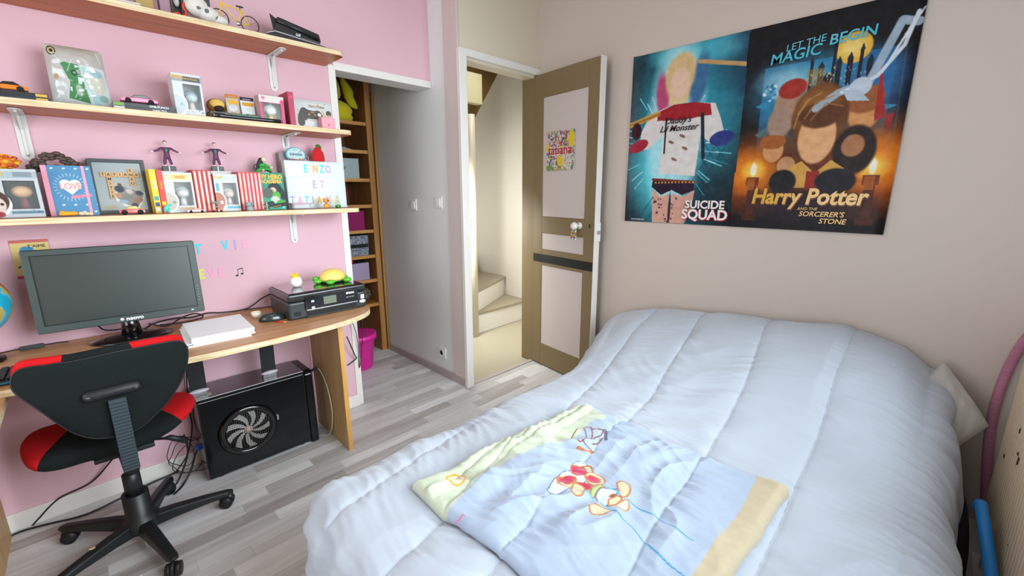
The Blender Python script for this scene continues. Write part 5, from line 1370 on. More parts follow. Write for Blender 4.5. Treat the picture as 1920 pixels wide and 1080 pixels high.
MB().box(.004, NW-.003, .004, .018, .002, nh-.003).build('pages', WPAP, nb_, world=False)
MB().box(NW*.80, NW*.80+.008, -.0014, -.0004, 0, nh).build('elastic', mat('notebook_pink', 'e79ab0', .5), nb_, world=False)
text(nb_, 'LOVE', (.014+(NW-.014)*.46, -.0008, nh*.585), .030, mat('love_coral', 'e0948c', .5), sx=.8, bold=.0006)
# picture frame with word tiles
x0, x1 = X(182, 398, 2.325), X(290, 394, 2.325)-.004
fh = .212; FW = x1-x0
pf = thing('framed_picture', 'dark grey photo frame with crossing letter tiles TATIANA, ENZO and AMITIE', 'picture', (x0, 2.330, ZL), rot=(-.14, 0, 0))
FM = mat('frame_charcoal', '3f474a', .4)
f_ = MB(); q = .013
f_.box(0, FW, 0, .018, 0, q).box(0, FW, 0, .018, fh-q, fh).box(0, q, 0, .018, q, fh-q).box(FW-q, FW, 0, .018, q, fh-q)
f_.build('frame', FM, pf, world=False, bevel=.0015)
cv = Canvas(150, 175, 'b9c6c6', fh/FW)
cv.vgrad(0, 0, 1, 1, 'b4c2c4', 'c6d0ce'); cv.poly([(.42, .42), (.62, .55), (.99, .62), (.93, .80), (.78, 1), (.52, .92), (.34, .78)], 'f4f6f6')
cv.poly([(.45, .43), (.63, .53), (.97, .63), (.90, .79), (.76, .95), (.55, .88), (.38, .74)], '9a9890')
cv.ell(.46, .55, .10, .07, '26364e', 20, .3); cv.ell(.42, .68, .07, .05, 'c89c80', 0, .4); cv.ell(.66, .60, .08, .05, 'ddd6d2', 30, .4); cv.ell(.86, .64, .08, .05, '30405a', 20, .4); cv.ell(.60, .74, .10, .07, '8c8a88', 0, .5); cv.ell(.80, .80, .12, .06, 'a8806c', -20, .4); cv.ell(.72, .90, .07, .05, '2a2c34', 0, .4); cv.ell(.50, .82, .10, .04, 'a0c0d8', 0, .4); cv.ell(.48, .46, .05, .03, '6a4434', 30, .4)
cv.ell(.2, .93, .14, .04, 'cfc4ac', 0, .5)
panel('photo_sheet', cv, FW-2*q, fh-2*q, PRINT, pf, q, .006, q, t=.006)
TW = mat('tile_wood', 'd8b07c', .5); TI = mat('tile_ink', '3a2c24', .5)
ts = (FW-2*q)*.118
def tile(i, x, z, chh):
    MB().box(x-ts*.46, x+ts*.46, .001, .006, z-ts*.5, z+ts*.5).build('letter_tile', TW, pf, world=False)
    text(pf, chh, (x, .0005, z), ts*.85, TI, bold=.0002)
gx0 = FW*.155+q; gz0 = fh*.715
for i, chh in enumerate('TATIANA'): tile(i, gx0+i*ts*.98, gz0, chh)
for i, chh in enumerate('MITIE'): tile(i, gx0+1*ts*.98, gz0-(i+1)*ts*1.0, chh)
tile(0, gx0+5*ts*.98, gz0+ts, 'E')
for i, chh in enumerate('ZO'): tile(i, gx0+5*ts*.98, gz0-(i+1)*ts, chh)
# books
def book(x0, t, d, h, y0, z0, col, label, group=None, stripe=None, word=None, wc=None, tilt=0, name='book', ink=None):
    b_ = thing(name, label, 'book', (x0, y0, z0), rot=(0, tilt, 0), group=group)
    m_ = mat('cover_'+col, col, .45)
    MB().box(0, t, 0, .0012, 0, h).box(0, .0012, .0012, d, 0, h).box(t-.0012, t, .0012, d, 0, h).build('cover', m_, b_, world=False)
    MB().box(.0012, t-.0012, .0012, d-.003, .002, h-.002).build('pages', mat('page_cream', 'e6dfcd', .8), b_, world=False)
    if stripe: MB().box(t*.30, t*.72, -.0006, 0, h*.03, h*.97).build('spine_stripe', mat('stripe_'+stripe, stripe, .5), b_, world=False)
    if word: text(b_, word, (t/2, -.0009, h*.66), t*.62, wc or WT, rot=(PI/2, PI/2, 0), bold=.0002)
    if ink:
        for z_, c_ in ink: MB().box(t*.15, t*.85, -.0008, 0, h*z_, h*(z_+.09)).build('spine_patch', mat('patch_'+c_, c_, .5), b_, world=False)
    return b_
bt = .0165
xb = X(300, 396, 2.235)
book(xb-.013, .020, .115, .170, 2.235, ZL, 'f0c61c', 'yellow manga book with a white and blue spine beside the photo frame', word='TOME', ink=((.16, '2a4c88'), (.04, 'ffffff'), (.3, '3a9c9c')))
book(xb+.009, .019, .115, .168, 2.235, ZL, 'd0342a', 'red manga book with yellow spine patches next to the yellow manga', word='TOME', wc=YT, ink=((.18, 'f0c61c'), (.04, 'e06020')))
xr = X(375, 394, 2.235)-.006
for i in range(4): book(xr+i*.0165, .0155, .115, .172, 2.235, ZL, 'b8242c', ['first', 'second', 'third', 'fourth'][i]+' from the left of the four red-and-cream striped books between the two white window boxes', 'red striped books between the boxes', 'ecd6c0')
xr2 = X(452, 394, 2.235)+.006
for i in range(6): book(xr2+i*.0155, .0145, .115, .168, 2.235, ZL, 'c8342e', ['first', 'second', 'third', 'fourth', 'fifth', 'sixth'][i]+' from the left of the six red and pale books left of the green manga', 'red books left of the green manga', ['ecc4b4', 'ecc4b4', 'e8b8c0', 'e8c0cc', 'ecc8c4', 'eccac0'][i])
# window boxes 2 and 3
b2 = fbg('dfe6e4', 'cfcabb', 'e8c84a'); b2.ell(.26, .74, .05, .04, '9a9484'); b2.line([(.30, .94), (.44, .8)], .02, 'b8bcc4'); b2.rect(.35, .06, .78, .16, 'f0d04a'); b2.rect(.42, .09, .74, .14, 'd89060', .8); b2.rect(.4, .87, .95, .93, 'e0b48c', .8)
xx = X(317, 396, 2.235)
figure_box(xx-.003, ZL, 2.235, 'white window box with a pale doll, between yellow-red manga and striped books', b2, 'dcdfd8', 'c4d2d4', 'dfe6ea', w=.098, h=.160)
b3 = fbg('e2e8e6', 'c07a62', '9cd0dc'); b3.ell(.22, .76, .06, .05, 'f0e8e4'); b3.rect(.42, .87, .98, .93, '4ab0d4', .8); b3.rect(.36, .055, .95, .165, 'c8e6ee'); b3.rect(.06, .24, .2, .46, '5ab0c8', .9)
x3 = xr+4*.0165+.004
figure_box(x3, ZL, 2.235, 'white window box with a brown bear print, between the two groups of red books', b3, 'e8cfc4', 'f0e4d8', 'eed8d4', w=xr2-x3-.004, h=.158, words=(('POP!', .017, .2, .895, YT),))
# two suited figurines standing on books behind
def suited(px, y, z, label):
    x = X(px, 310, y)
    t_ = thing('figurine', label, 'figurine', (x, y, z), group='small purple-suited figurines')
    PU = mat('plum_suit', '5c2450', .5); WHT = mat('figure_white', 'e6e4e0', .5)
    MB().box(-.023, -.002, -.012, .012, 0, .020).box(.002, .023, -.012, .012, 0, .020).build('stand', mat('stand_black', '16161c', .4), t_, world=False, bevel=.001)
    MB().box(-.002, .002, -.0115, .0115, 0, .019).build('stand_stripe', WHT, t_, world=False)
    skin('suit', [(0, 0, .066, .0095), (0, 0, .088, .0105), (0, 0, .097, .006), (-.009, 0, .045, .0062), (-.012, 0, .026, .0055), (.008, 0, .045, .0062), (.012, 0, .026, .0055), (-.017, 0, .093, .0048), (-.028, -.003, .083, .0042), (-.042, -.004, .078, .0035), (.017, 0, .093, .0048), (.028, -.003, .083, .0042), (.042, -.004, .077, .0035)],
         [(0, 1), (1, 2), (0, 3), (3, 4), (0, 5), (5, 6), (1, 7), (7, 8), (8, 9), (1, 10), (10, 11), (11, 12)], PU, t_, 2)
    MB().ball((0, -.009, .084), (.0045, .003, .011), 10).build('vest', mat('teal_vest', '2c8474', .5), t_, world=False)
    MB().ball((0, -.001, .113), (.0062, .0068, .0088), 14).build('head', mat('figure_skin', 'dcc4b4', .5), t_, world=False)
    MB().ball((0, .0015, .117), (.0068, .0066, .0072), 14).build('hair', mat('figure_hair', '4a5c4c', .6), t_, world=False)
    for s_ in (-1, 1):
        MB().ball((s_*.047, -.004, .0765), (.005, .003, .0032), 8).build('hand', WHT, t_, world=False)
        MB().ball((s_*.012, -.005, .0225), (.005, .009, .003), 8).build('shoe', WHT, t_, world=False)
    return t_
# they stand on tiny boxes behind the row
for px, lab, b_lab in ((317, 'small purple-suited figurine with spread arms above the pale-doll window box', 'plain white card box behind the pale-doll window box'), (408, 'small purple-suited figurine with spread arms above the bear-print window box', 'plain white card box behind the bear-print window box')):
    yy = 2.352; x = X(px-1, 322, yy); z = Zp(px, 321, yy)
    bx = MB().box(x-.05, x+.05, yy-.024, yy+.03, ZL, z)
    tag(bx.build('card_box', CARD, bevel=.001), b_lab, 'box')
    suited(px-1, yy, z, lab)
# green manga with crouching figurine above it
x0, x1 = X(487, 392, 2.235)+.006, X(538, 391, 2.235)
GH = .168
gm_ = thing('manga_book', 'green manga book facing forward with yellow title MY HERO ACADEMIA', 'book', (x0, 2.236, ZL), rot=(-.03, 0, 0))
cv = Canvas(120, 165, '2f9c7c', GH/(x1-x0))
cv.ell(.4, .8, .5, .25, '3cb088', 0, .9); cv.ell(.62, .42, .26, .15, '1c2c30', 0, .2); cv.ell(.85, .55, .14, .2, '1c2c30', -20, .3); cv.ell(.55, .47, .13, .08, 'e6cdb0', 0, .3)
cv.ell(.35, .55, .22, .14, '5c6460', 0, .3); cv.ell(.66, .62, .16, .12, '58b848', 20, .3); cv.ell(.6, .72, .17, .09, 'd8dccc', 0, .4); cv.ell(.8, .80, .16, .06, '52b040', 0, .3); cv.poly([(.2, .92), (.5, .84), (1, .80), (1, .90), (.5, .95)], '20282a'); cv.line([(.3, .95), (.8, .88)], .01, 'd8c440'); cv.poly([(.15, .80), (.5, .76), (.55, .84), (.2, .86)], '242c30'); cv.rect(.84, .92, .94, .97, '9ce0ec')
panel('cover_print', cv, x1-x0, GH, PRINTG, gm_, t=.001)
MB().box(0, x1-x0, .001, .003, 0, GH).box(0, x1-x0, .017, .019, 0, GH).build('cover', mat('manga_green', '2f9c7c', .45), gm_, world=False)
MB().box(.002, x1-x0-.002, .003, .017, .002, GH-.002).build('pages', mat('page_cream', 'e6dfcd', .8), gm_, world=False)
gw = x1-x0
text(gm_, 'MY HERO', (gw*.52, -.0008, GH*.885), .026, YT, sx=.86, bold=.0010); text(gm_, 'ACADEMIA', (gw*.52, -.0008, GH*.76), .022, YT, sx=.82, bold=.0008)
gb = MB().box(x0+.002, x1+.004, 2.285, 2.365, ZL, ZL+.158)
tag(gb.build('card_box', mat('grey_card', 'a8a2a0', .6), bevel=.001), 'grey card box behind the green manga, under the crouching figurine', 'box')
fg = thing('figurine', 'crouching long-haired figurine in green on the box behind the green manga', 'figurine', ((x0+x1)/2-.002, 2.32, ZL+.1585))
GRS = mat('suit_green', '2f9a3c', .5); HB = mat('hair_dark_green', '16282c', .45); SK = mat('figure_pale', 'e2cdb8', .5)
MB().box(-.042, .042, -.022, .022, 0, .006).build('figure_base', mat('base_green', '2c8c34', .4), fg, world=False, bevel=.001)
skin('suit', [(-.004, 0, .024, .014), (.0, 0, .046, .012), (.004, 0, .058, .007), (.018, -.01, .030, .009), (.034, -.006, .014, .006), (-.018, -.01, .026, .009), (-.034, -.008, .012, .006), (.016, -.008, .045, .0055), (.030, -.010, .034, .005), (-.014, -.004, .044, .005), (-.010, -.016, .028, .0045)],
     [(0, 1), (1, 2), (0, 3), (3, 4), (0, 5), (5, 6), (1, 7), (7, 8), (1, 9), (9, 10)], GRS, fg, 2)
MB().ball((.007, -.004, .072), (.012, .012, .013), 14).build('head', SK, fg, world=False)
skin('hair', [(.003, .003, .078, .014), (-.006, .006, .064, .013), (-.016, .008, .046, .010), (-.024, .008, .028, .006), (-.030, .004, .016, .003)], [(0, 1), (1, 2), (2, 3), (3, 4)], HB, fg, 2)
MB().tube([(-.026+.012*math.cos(a), .002, .036+.013*math.sin(a)) for a in [2*PI*k/12 for k in range(13)]], .0025, 6).build('ribbon', HB, fg, world=False)
MB().ball((.034, -.012, .036), (.008, .005, .005), 10).ball((-.006, -.020, .022), (.006, .005, .005), 10).build('hand', SK, fg, world=False)
MB().tube([(.01, -.016, .022), (.03, -.018, .010), (.036, -.02, .009)], .0035, 6).build('boot', mat('boot_black', '1a1c1c', .5), fg, world=False)
tag(MB().box(X(530, 300, 2.34)-.012, X(530, 300, 2.34)+.022, 2.350, 2.39, ZL, Zp(530, 286, 2.36)).build('card_box', mat('taupe_card', '8f8582', .6), bevel=.001), 'narrow taupe box standing behind the light box left edge', 'box')
# cinema light box
x0, x1 = X(542, 389, 2.30), X(651, 386, 2.30); LH = Zp(526, 300, 2.30)-ZL
lb = thing('letter_light_box', 'white cinema light box reading ENZO ET TATIANA', 'light box', (x0, 2.30, ZL))
LW = x1-x0
MB().box(0, LW, 0, .045, 0, LH).build('box_body', mat('lightbox_white', 'c4d0d0', .4), lb, world=False, bevel=.003)
MB().box(.006, LW-.006, -.0012, 0, .008, LH-.008).build('diffuser', mat('lightbox_panel', 'ccd8d8', .35), lb, world=False)
rl = MB()
for k in (1, 2): rl.box(.006, LW-.006, -.003, -.0012, LH*k/3-.0015, LH*k/3+.0015)
rl.box(.0, LW, -.003, .0, 0, .006).box(0, LW, -.003, 0, LH-.006, LH)
rl.build('rail', mat('lightbox_white', 'c4d0d0', .4), lb, world=False)
def ll(chh, u_, row, c_): text(lb, chh, (LW*u_, -.0022, LH*(2.5-row)/3), .054, LC[c_], sx=.66, bold=.0012, name='letter')
for chh, u_, c_ in (('E', .33, 't'), ('N', .49, 'o'), ('Z', .60, 't'), ('O', .71, 'v')): ll(chh, u_, 0, c_)
for chh, u_, c_ in (('E', .45, 'v'), ('T', .58, 'p')): ll(chh, u_, 1, c_)
for chh, u_, c_ in (('T', .07, 'v'), ('A', .19, 'p'), ('T', .30, 't'), ('I', .40, 'v'), ('A', .51, 'o'), ('N', .66, 'p'), ('A', .80, 'y')): ll(chh, u_, 2, c_)
ZB = ZL+LH
# round purse
ex = X(558, 300, 2.32)
eb = thing('coin_purse', 'round pale blue purse lettered ESPAÑA standing on the light box', 'purse', (ex-.005, 2.318, ZB), rot=(-.06, 0, 0))
prf = [(.046*math.cos(a), .030+.036*math.sin(a)) for a in [math.radians(-35+250*k/30) for k in range(31)]]
MB().prism(prf, 'y', .001, .016).build('purse_body', mat('purse_blue', '5ab4cc', .5), eb, world=False, bevel=.003)
cv = Canvas(110, 80, 'bfe6e8', .72)
cv.speck(46, .05, .78, .95, 1.0, .03, ['d8483c', 'e8a03c', '4a8c5c', 'e87c8c', 'f4f0e8'], .3, 8); cv.speck(16, .05, .02, .95, .3, .025, ['e87c8c', 'd8605c', '7ac0b4'], .3, 9)
P = np.zeros((40, 60, 3)); K = np.zeros((40, 60, 3)); lc_ = cv.lin()
for j in range(40):
    for i in range(60):
        a = 2*PI*i/59; q = j/39
        x = .041*q*math.cos(a); z = .030+(.031*q*math.sin(a)); z = max(z, .008)
        P[j, i] = (x, -.0005, z); K[j, i] = lc_[min(79, int((1-(z-.0)/.064)*79)) if z < .064 else 0, min(109, int((x/.086+.5)*109))]
grid_mesh('purse_print', P, PRINT, eb, K, smooth=False)
text(eb, 'ESPAÑA', (0, -.0012, .030), .0165, mat('navy_ink', '2c4470', .5), bold=.0003)
MB().tube([(.052+.009*math.cos(a), .006, .013+.012*math.sin(a)) for a in [2*PI*k/16 for k in range(17)]], .0012, 5).build('key_ring', CHROME, eb, world=False)
# red fruit-shaped pouch
rx = X(597, 303, 2.325)
rp = thing('fruit_pouch', 'red felt fruit-shaped pouch with green leaf on the light box', 'pouch', (rx, 2.322, ZB))
MB().cushion(densify([(rx-.024, ZB), (rx-.031, ZB+.03), (rx-.022, ZB+.056), (rx-.006, ZB+.074), (rx+.008, ZB+.072), (rx+.024, ZB+.052), (rx+.031, ZB+.026), (rx+.026, ZB)], 3), 'y', 2.322, .012, .014).build('pouch_body', mat('felt_red', 'c4141a', .9, sheen=.3, bump=(200, .3, .001)), rp)
MB().ball((rx+.004, 2.322, ZB+.078), (.013, .008, .008), 10).ball((rx+.014, 2.32, ZB+.070), (.006, .006, .010), 8).build('leaf', mat('felt_green', '3a7a24', .9), rp)
# small things at the front of the lowest shelf
yf = 2.185
def local_box(t_, n, m, *b, **k): return MB().box(*b).build(n, m, t_, world=False, **k)
x = X(136, 402, yf)
yt = thing('toy_dog', 'tiny yellow-orange toy lying on its side before the blue notebook', 'toy', (x, yf, ZL))
skin('toy_body', [(-.018, 0, .010, .007), (.006, 0, .010, .008), (-.030, .0, .018, .006), (-.034, 0, .008, .005), (.016, 0, .010, .006)], [(0, 1), (0, 2), (0, 3), (1, 4)], mat('toy_orange', 'f0a018', .45), yt, 2)
MB().ball((.024, 0, .009), (.009, .007, .007), 10).ball((.038, 0, .008), (.008, .006, .006), 10).ball((.048, 0, .007), (.006, .006, .006), 10).build('toy_beads', mat('toy_cream', 'e8d0a0', .5), yt, world=False)
def toy_car(x, y, z, c, label, L_=.062, top='2a2a30', h=.020, rz=0):
    t_ = thing('toy_car', label, 'toy car', (x, y, z), rz)
    w_ = .014*L_/.062; hl = L_/2; k = h/.020
    MB().prism([(-hl, .005*k), (-hl, .011*k), (-hl*.62, .0125*k), (-hl*.2, .0135*k), (hl*.75, .013*k), (hl, .010*k), (hl, .004*k), (-hl, .004*k)], 'y', -w_, w_).build('car_body', mat('carpaint_'+c, c, .25, coat=.6), t_, world=False, bevel=.0018, seg=2)
    MB().prism([(-hl*.52, .0128*k), (-hl*.22, .0195*k), (hl*.3, .0205*k), (hl*.7, .0132*k)], 'y', -w_*.82, w_*.82).build('cabin', mat('cabin_'+top, top, .2, coat=.5), t_, world=False, bevel=.0015)
    for sx in (-.62, .6):
        for sy in (-1, 1):
            MB().lathe([(.0055*k, -.0025), (.006*k, 0), (.0055*k, .0025)], (sx*hl, sy*(w_-.001), .006*k), 14, 'y').lathe([(.003*k, -.0032), (.003*k, .0032)], (sx*hl, sy*(w_-.001), .006*k), 10, 'y').build('wheel', [mat('tyre', '18181a', .7)], t_, world=False)
    return t_
toy_car(X(249, 401, yf), yf, ZL, 'd8403a', 'chunky red toy car with multicoloured roof before the photo frame', .075, 'b8a048', .032)
toy_car(X(368, 397, yf), yf, ZL, 'e8dcd8', 'white and reddish toy car before the pale-doll window box', .062, 'c8483c', .018)
x = X(314, 399, yf)
tc_ = thing('toy_dinosaur', 'tiny turquoise dinosaur toy standing before the red manga', 'toy', (x, yf, ZL))
TQ = mat('toy_turquoise', '48c8b4', .4)
skin('dino_body', [(0, 0, .018, .0075), (.002, 0, .030, .0065), (.012, 0, .033, .0042), (.019, 0, .035, .0028), (-.006, 0, .008, .004), (-.006, -.004, .003, .003), (.006, 0, .008, .004), (.008, -.004, .003, .003), (-.010, .003, .014, .004), (.009, -.004, .020, .0022), (.013, -.005, .018, .0018)], [(0, 1), (1, 2), (2, 3), (0, 4), (4, 5), (0, 6), (6, 7), (0, 8), (0, 9), (9, 10)], TQ, tc_, 2)
x = X(408, 397, yf)
kt = thing('toy_koala', 'tiny grey koala toy riding an orange skateboard before the brown-bear print box', 'toy', (x, yf, ZL))
MB().prism([(-.024, .011), (-.018, .0075), (.018, .0075), (.024, .011), (.024, .0125), (.017, .0095), (-.017, .0095), (-.024, .0125)], 'y', -.008, .008).build('board', mat('board_orange', 'd8701c', .5), kt, world=False)
for sx in (-.014, .014): MB().lathe([(.0037, -.008), (.0037, .008)], (sx, 0, .0037), 12, 'y').build('wheel', BLACKP, kt, world=False)
GRY = mat('toy_grey', '8f9694', .6)
skin('koala_body', [(-.004, 0, .016, .007), (-.004, 0, .026, .006)], [(0, 1)], GRY, kt, 2)
MB().ball((-.004, -.001, .037), (.0095, .008, .008), 12).ball((-.014, 0, .042), (.0045, .003, .0045), 8).ball((.006, 0, .042), (.0045, .003, .0045), 8).build('koala_head', GRY, kt, world=False)
MB().ball((-.004, -.009, .036), (.0025, .002, .003), 8).build('nose', BLACKP, kt, world=False)
x = X(470, 396, yf)
od = thing('toy_dog', 'small sitting grey dog toy before the six red books', 'toy', (x, yf, ZL))
GB = mat('toy_blue_grey', '8fa3a4', .5)
MB().tube([(0, 0, 0), (0, 0, .012), (0, 0, .020)], [.014, .0135, .009], 16).build('dog_body', GB, od, world=False)
MB().ball((0, -.002, .029), (.0145, .012, .0115), 16).build('dog_head', GB, od, world=False)
MB().ball((-.0145, 0, .027), (.004, .004, .009), 8).ball((.0145, 0, .027), (.004, .004, .009), 8).build('dog_ear', mat('toy_dark_grey', '5f7072', .5), od, world=False)
MB().ball((.003, -.0135, .029), (.003, .002, .0025), 8).build('dog_nose', BLACKP, od, world=False)
x = X(502, 397, yf)
bw = thing('bead_figure', 'tiny black and silver stacked bead figure before the green manga', 'figurine', (x, yf, ZL))
bb = MB()
for k in range(5): bb.ball((0, 0, .004+k*.0072), (.0042, .0042, .004), 10)
bb.build('bead', mat('bead_silver', 'c0c4c8', .25, metal=.6), bw, world=False)
MB().tube([(-.016, 0, .022), (-.006, 0, .026), (.006, 0, .026), (.018, 0, .023)], .002, 6).tube([(-.012, 0, .008), (0, 0, .012), (.012, 0, .008)], .002, 6).build('limbs', BLACKP, bw, world=False)
# tub, bear, tree
yq = 2.225
x0, x1 = X(549, 392, yq), X(588, 391, yq)
tb = thing('plastic_tub', 'small clear plastic tub with pink lid before the light box', 'tub', ((x0+x1)/2, yq+.03, ZL))
hw = (x1-x0)/2
MB().prism(rrect(2*hw*.88, .05, .010), 'z', .001, .0225).build('tub_body', mat('tub_clear', 'cfd2d6', .2, alpha=.55), tb, world=False, bevel=.002)
MB().prism(rrect(2*hw, .056, .012), 'z', .0225, .0275).build('tub_lid', mat('tub_lid_pink', 'd8a8b4', .3, alpha=.8), tb, world=False, bevel=.001)
x = X(612, 390, yq)
br = thing('toy_bear', 'small tan sitting bear figure before the light box', 'toy', (x, yq, ZL))
TAN = mat('toy_tan', 'd8983c', .5)
skin('bear_body', [(0, 0, .012, .015), (0, 0, .026, .010), (-.014, -.010, .005, .006), (.014, -.010, .005, .006), (.016, .002, .010, .006)], [(0, 1), (0, 2), (0, 3), (0, 4)], TAN, br, 2)
MB().ball((0, -.003, .037), (.0145, .012, .012), 16).ball((-.011, 0, .048), (.004, .003, .005), 8).ball((.011, 0, .048), (.004, .003, .005), 8).build('bear_head', TAN, br, world=False)
MB().ball((.005, -.012, .038), (.006, .004, .005), 10).build('muzzle', mat('toy_brown', '6a3c1c', .5), br, world=False)
x = X(634, 388, 2.235)
tr = thing('tiny_tree', 'tiny silver wire tree in a shiny green pot', 'ornament', (x, 2.235, ZL))
MB().lathe([(.012, 0), (.014, .004), (.012, .014), (.010, .015), (0, .015)], (0, 0, 0), 20).build('pot', mat('pot_green', '4a9a3c', .15, metal=.7), tr, world=False)
tw = MB()
for k in range(70):
    t_ = k/69; tw_r = .017*(1-t_)+.0005; tw.ball((tw_r*math.cos(k*2.4), tw_r*math.sin(k*2.4), .017+.046*t_), (.0013, .0013, .0013), 5)
tw.tube([(.017*(1-t/40)*math.cos(t*.9), .017*(1-t/40)*math.sin(t*.9), .016+.048*t/40) for t in range(41)], .0006, 4)
tw.tube([(0, 0, .012), (0, 0, .066)], .001, 5)
tw.build('branches', mat('tinsel_silver', 'd8e0e0', .2, metal=.8), tr, world=False)

# ---------------- middle shelf
ym = 2.195
Q = lambda px: X(px, 230-(661-px)*.07, ym)
x0 = X(0, 190, ym)-.06; x1 = X(97, 190, ym)
for i in range(2):
    bk_ = thing('book', ['dark blue paperback at the left end of the middle shelf, under another', 'black paperback under the orange toy car'][i], 'book', ((x0+x1)/2, ym+.05, ZM+i*.013))
    MB().box(x0, x1-.006*i, ym, ym+.11, ZM+i*.013, ZM+i*.013+.0015).box(x0, x1-.006*i, ym, ym+.11, ZM+i*.013+.0110, ZM+i*.013+.0125).box(x0, x1-.006*i, ym, ym+.0015, ZM+i*.013+.0015, ZM+i*.013+.011).build('cover', mat('cover_dk%d' % i, ['1c2840', '1e1e1c'][i], .4), bk_)
    MB().box(x0+.002, x1-.008*i-.002, ym+.0015, ym+.108, ZM+i*.013+.0015, ZM+i*.013+.011).build('pages', mat('page_cream', 'e6dfcd', .8), bk_)
    MB().box(x1-.035, x1-.008, ym-.0006, ym, ZM+i*.013+.002, ZM+i*.013+.0105).build('spine_patch', mat('patch_gold', 'd8b048', .4), bk_)
toy_car(X(18, 172, ym+.02), ym+.03, ZM+.0258, 'e08020', 'orange toy car on the black paperback', .085, '1c1a18', .030)
# clear gift bag
x0, x1 = X(100, 190, 2.23), X(214, 200, 2.23)
gbx = thing('gift_bag', 'large clear plastic gift bag with a green and white box print', 'bag', ((x0+x1)/2, 2.27, ZM), rot=(-.05, 0, 0))
bw_, bh_ = x1-x0, .205
cv = Canvas(130, 140, 'c9cec8', bh_/bw_)
cv.vgrad(0, 0, 1, 1, 'c4bcb4', 'dce6e8')
cv.poly([(.22, .28), (.52, .30), (.56, .55), (.62, .92), (.27, .86), (.34, .6)], '4f9460'); cv.ell(.44, .44, .06, .05, '2c5038'); cv.ell(.44, .44, .025, .02, '8ab494'); cv.ell(.47, .72, .06, .1, 'a8c4ac', 0, .3)
cv.poly([(.55, .30), (.96, .32), (1, .98), (.66, .94)], 'e8f2f4'); cv.poly([(.56, .32), (.66, .32), (.82, .92), (.68, .94)], 'b4dce0'); cv.ell(.80, .55, .16, .22, 'e0e0d0', 0, .3); cv.ell(.82, .42, .10, .06, 'a4ccd4', 0, .5); cv.ell(.86, .82, .08, .06, '8cc0b4', 0, .5)
cv.ell(.12, .11, .075, .075, '26221e'); cv.ell(.12, .11, .058, .055, 'd8c48c'); cv.ell(.12, .11, .032, .03, '2c2824')
for k in range(14): a_, b_ = R.uniform(.05, .95), R.uniform(.05, .95); cv.line([(a_, b_), (a_+R.uniform(-.12, .12), b_+R.uniform(-.2, .2))], .008, 'f8fcfc', .7)
cv.ell(.13, .52, .04, .05, 'c8a880', 0, .5)
P = np.zeros((cv.ny, cv.nx, 3)); u, v = np.meshgrid(np.linspace(0, 1, cv.nx), np.linspace(1, 0, cv.ny))
pil = (np.clip(1-np.abs(2*u-1)**3, 0, 1)*np.clip(1-np.abs(2*v-1)**5, 0, 1))
for sgn, nm in ((-1, 'bag_front'), (1, 'bag_back')):
    P = np.zeros((cv.ny, cv.nx, 3)); P[..., 0] = (u-.5)*bw_*(1-.05*v); P[..., 2] = v*bh_; P[..., 1] = sgn*(.026*pil+.004*noise2(u*6, v*7, 61)*pil)
    grid_mesh(nm, P, paint_mat('glossy_bag', .12, coat=.8), gbx, cv.lin())
# two paperbacks with the pink car
x0, x1 = X(214, 203, ym), X(330, 208, ym)
for i in range(2):
    z_ = ZM+i*.0135
    bk_ = thing('book', ['lower black paperback beneath the pink toy car', 'upper paperback with green end beneath the pink toy car'][i], 'book', ((x0+x1)/2, ym+.05, z_))
    MB().box(x0, x1-.004*i, ym, ym+.11, z_, z_+.0015).box(x0, x1-.004*i, ym, ym+.11, z_+.0115, z_+.013).box(x0, x1-.004*i, ym, ym+.0015, z_+.0015, z_+.0115).build('cover', mat('cover_md%d' % i, ['20242a', '30323a'][i], .4), bk_)
    MB().box(x0+.002, x1-.006, ym+.0015, ym+.108, z_+.0015, z_+.0115).build('pages', mat('page_cream', 'e6dfcd', .8), bk_)
    MB().box(x0, x0+.03, ym-.0006, ym, z_+.001, z_+.012).build('spine_patch', mat(['patch_grey', 'patch_green'][i], ['c8c8c4', '6c9c3c'][i], .4), bk_)
    text(bk_, ['NARUTO', 'ONE-PUNCH'][i], ((x1-x0)*.22, ym-.0009-(ym+.05), .0066), .010, WT, bold=.0002)
toy_car(X(262, 192, ym+.02), ym+.03, ZM+.0270, 'd8487c', 'pink toy car with black roof on the paperbacks', .108, '1c1a1e', .032)
b4 = fbg('dfe4e6', 'cfdce4', '3a4450'); b4.ell(.22, .72, .05, .04, 'a0c8cc'); b4.rect(.36, .07, .96, .17, '3a4450', .9)
x0 = X(332, 208, ym)
figure_box(x0, ZM, ym+.01, 'white window box titled Harry Potter with pale blue doll on the middle shelf', b4, 'cfe2e6', 'a4ccd8', 'e8dcd0', w=X(387, 214, ym)-x0, h=.158, words=(('POP!', .018, .18, .90, YT), ('Harry Potter', .0095, .62, .885, mat('hp_gold', 'c89c4c', .5))))
# round toy on wooden block, behind the flat book
x = X(409, 201, 2.26)
rt = thing('plush_ball', 'round brown and yellow plush with a dark nose on the flat book', 'plush toy', (x, 2.285, ZM+.031))
MB().ball((0, 0, .031), (.037, .028, .031), 22).build('plush_body', mat('plush_brown', '8a5420', .9, bump=(120, .5, .002)), rt, world=False)
MB().ball((0, -.009, .036), (.030, .022, .024), 20).build('plush_face', mat('plush_yellow', 'e4c060', .9), rt, world=False)
MB().ball((.004, -.024, .020), (.019, .012, .013), 16).build('plush_nose', mat('plush_dark', '2c1c1a', .9), rt, world=False)
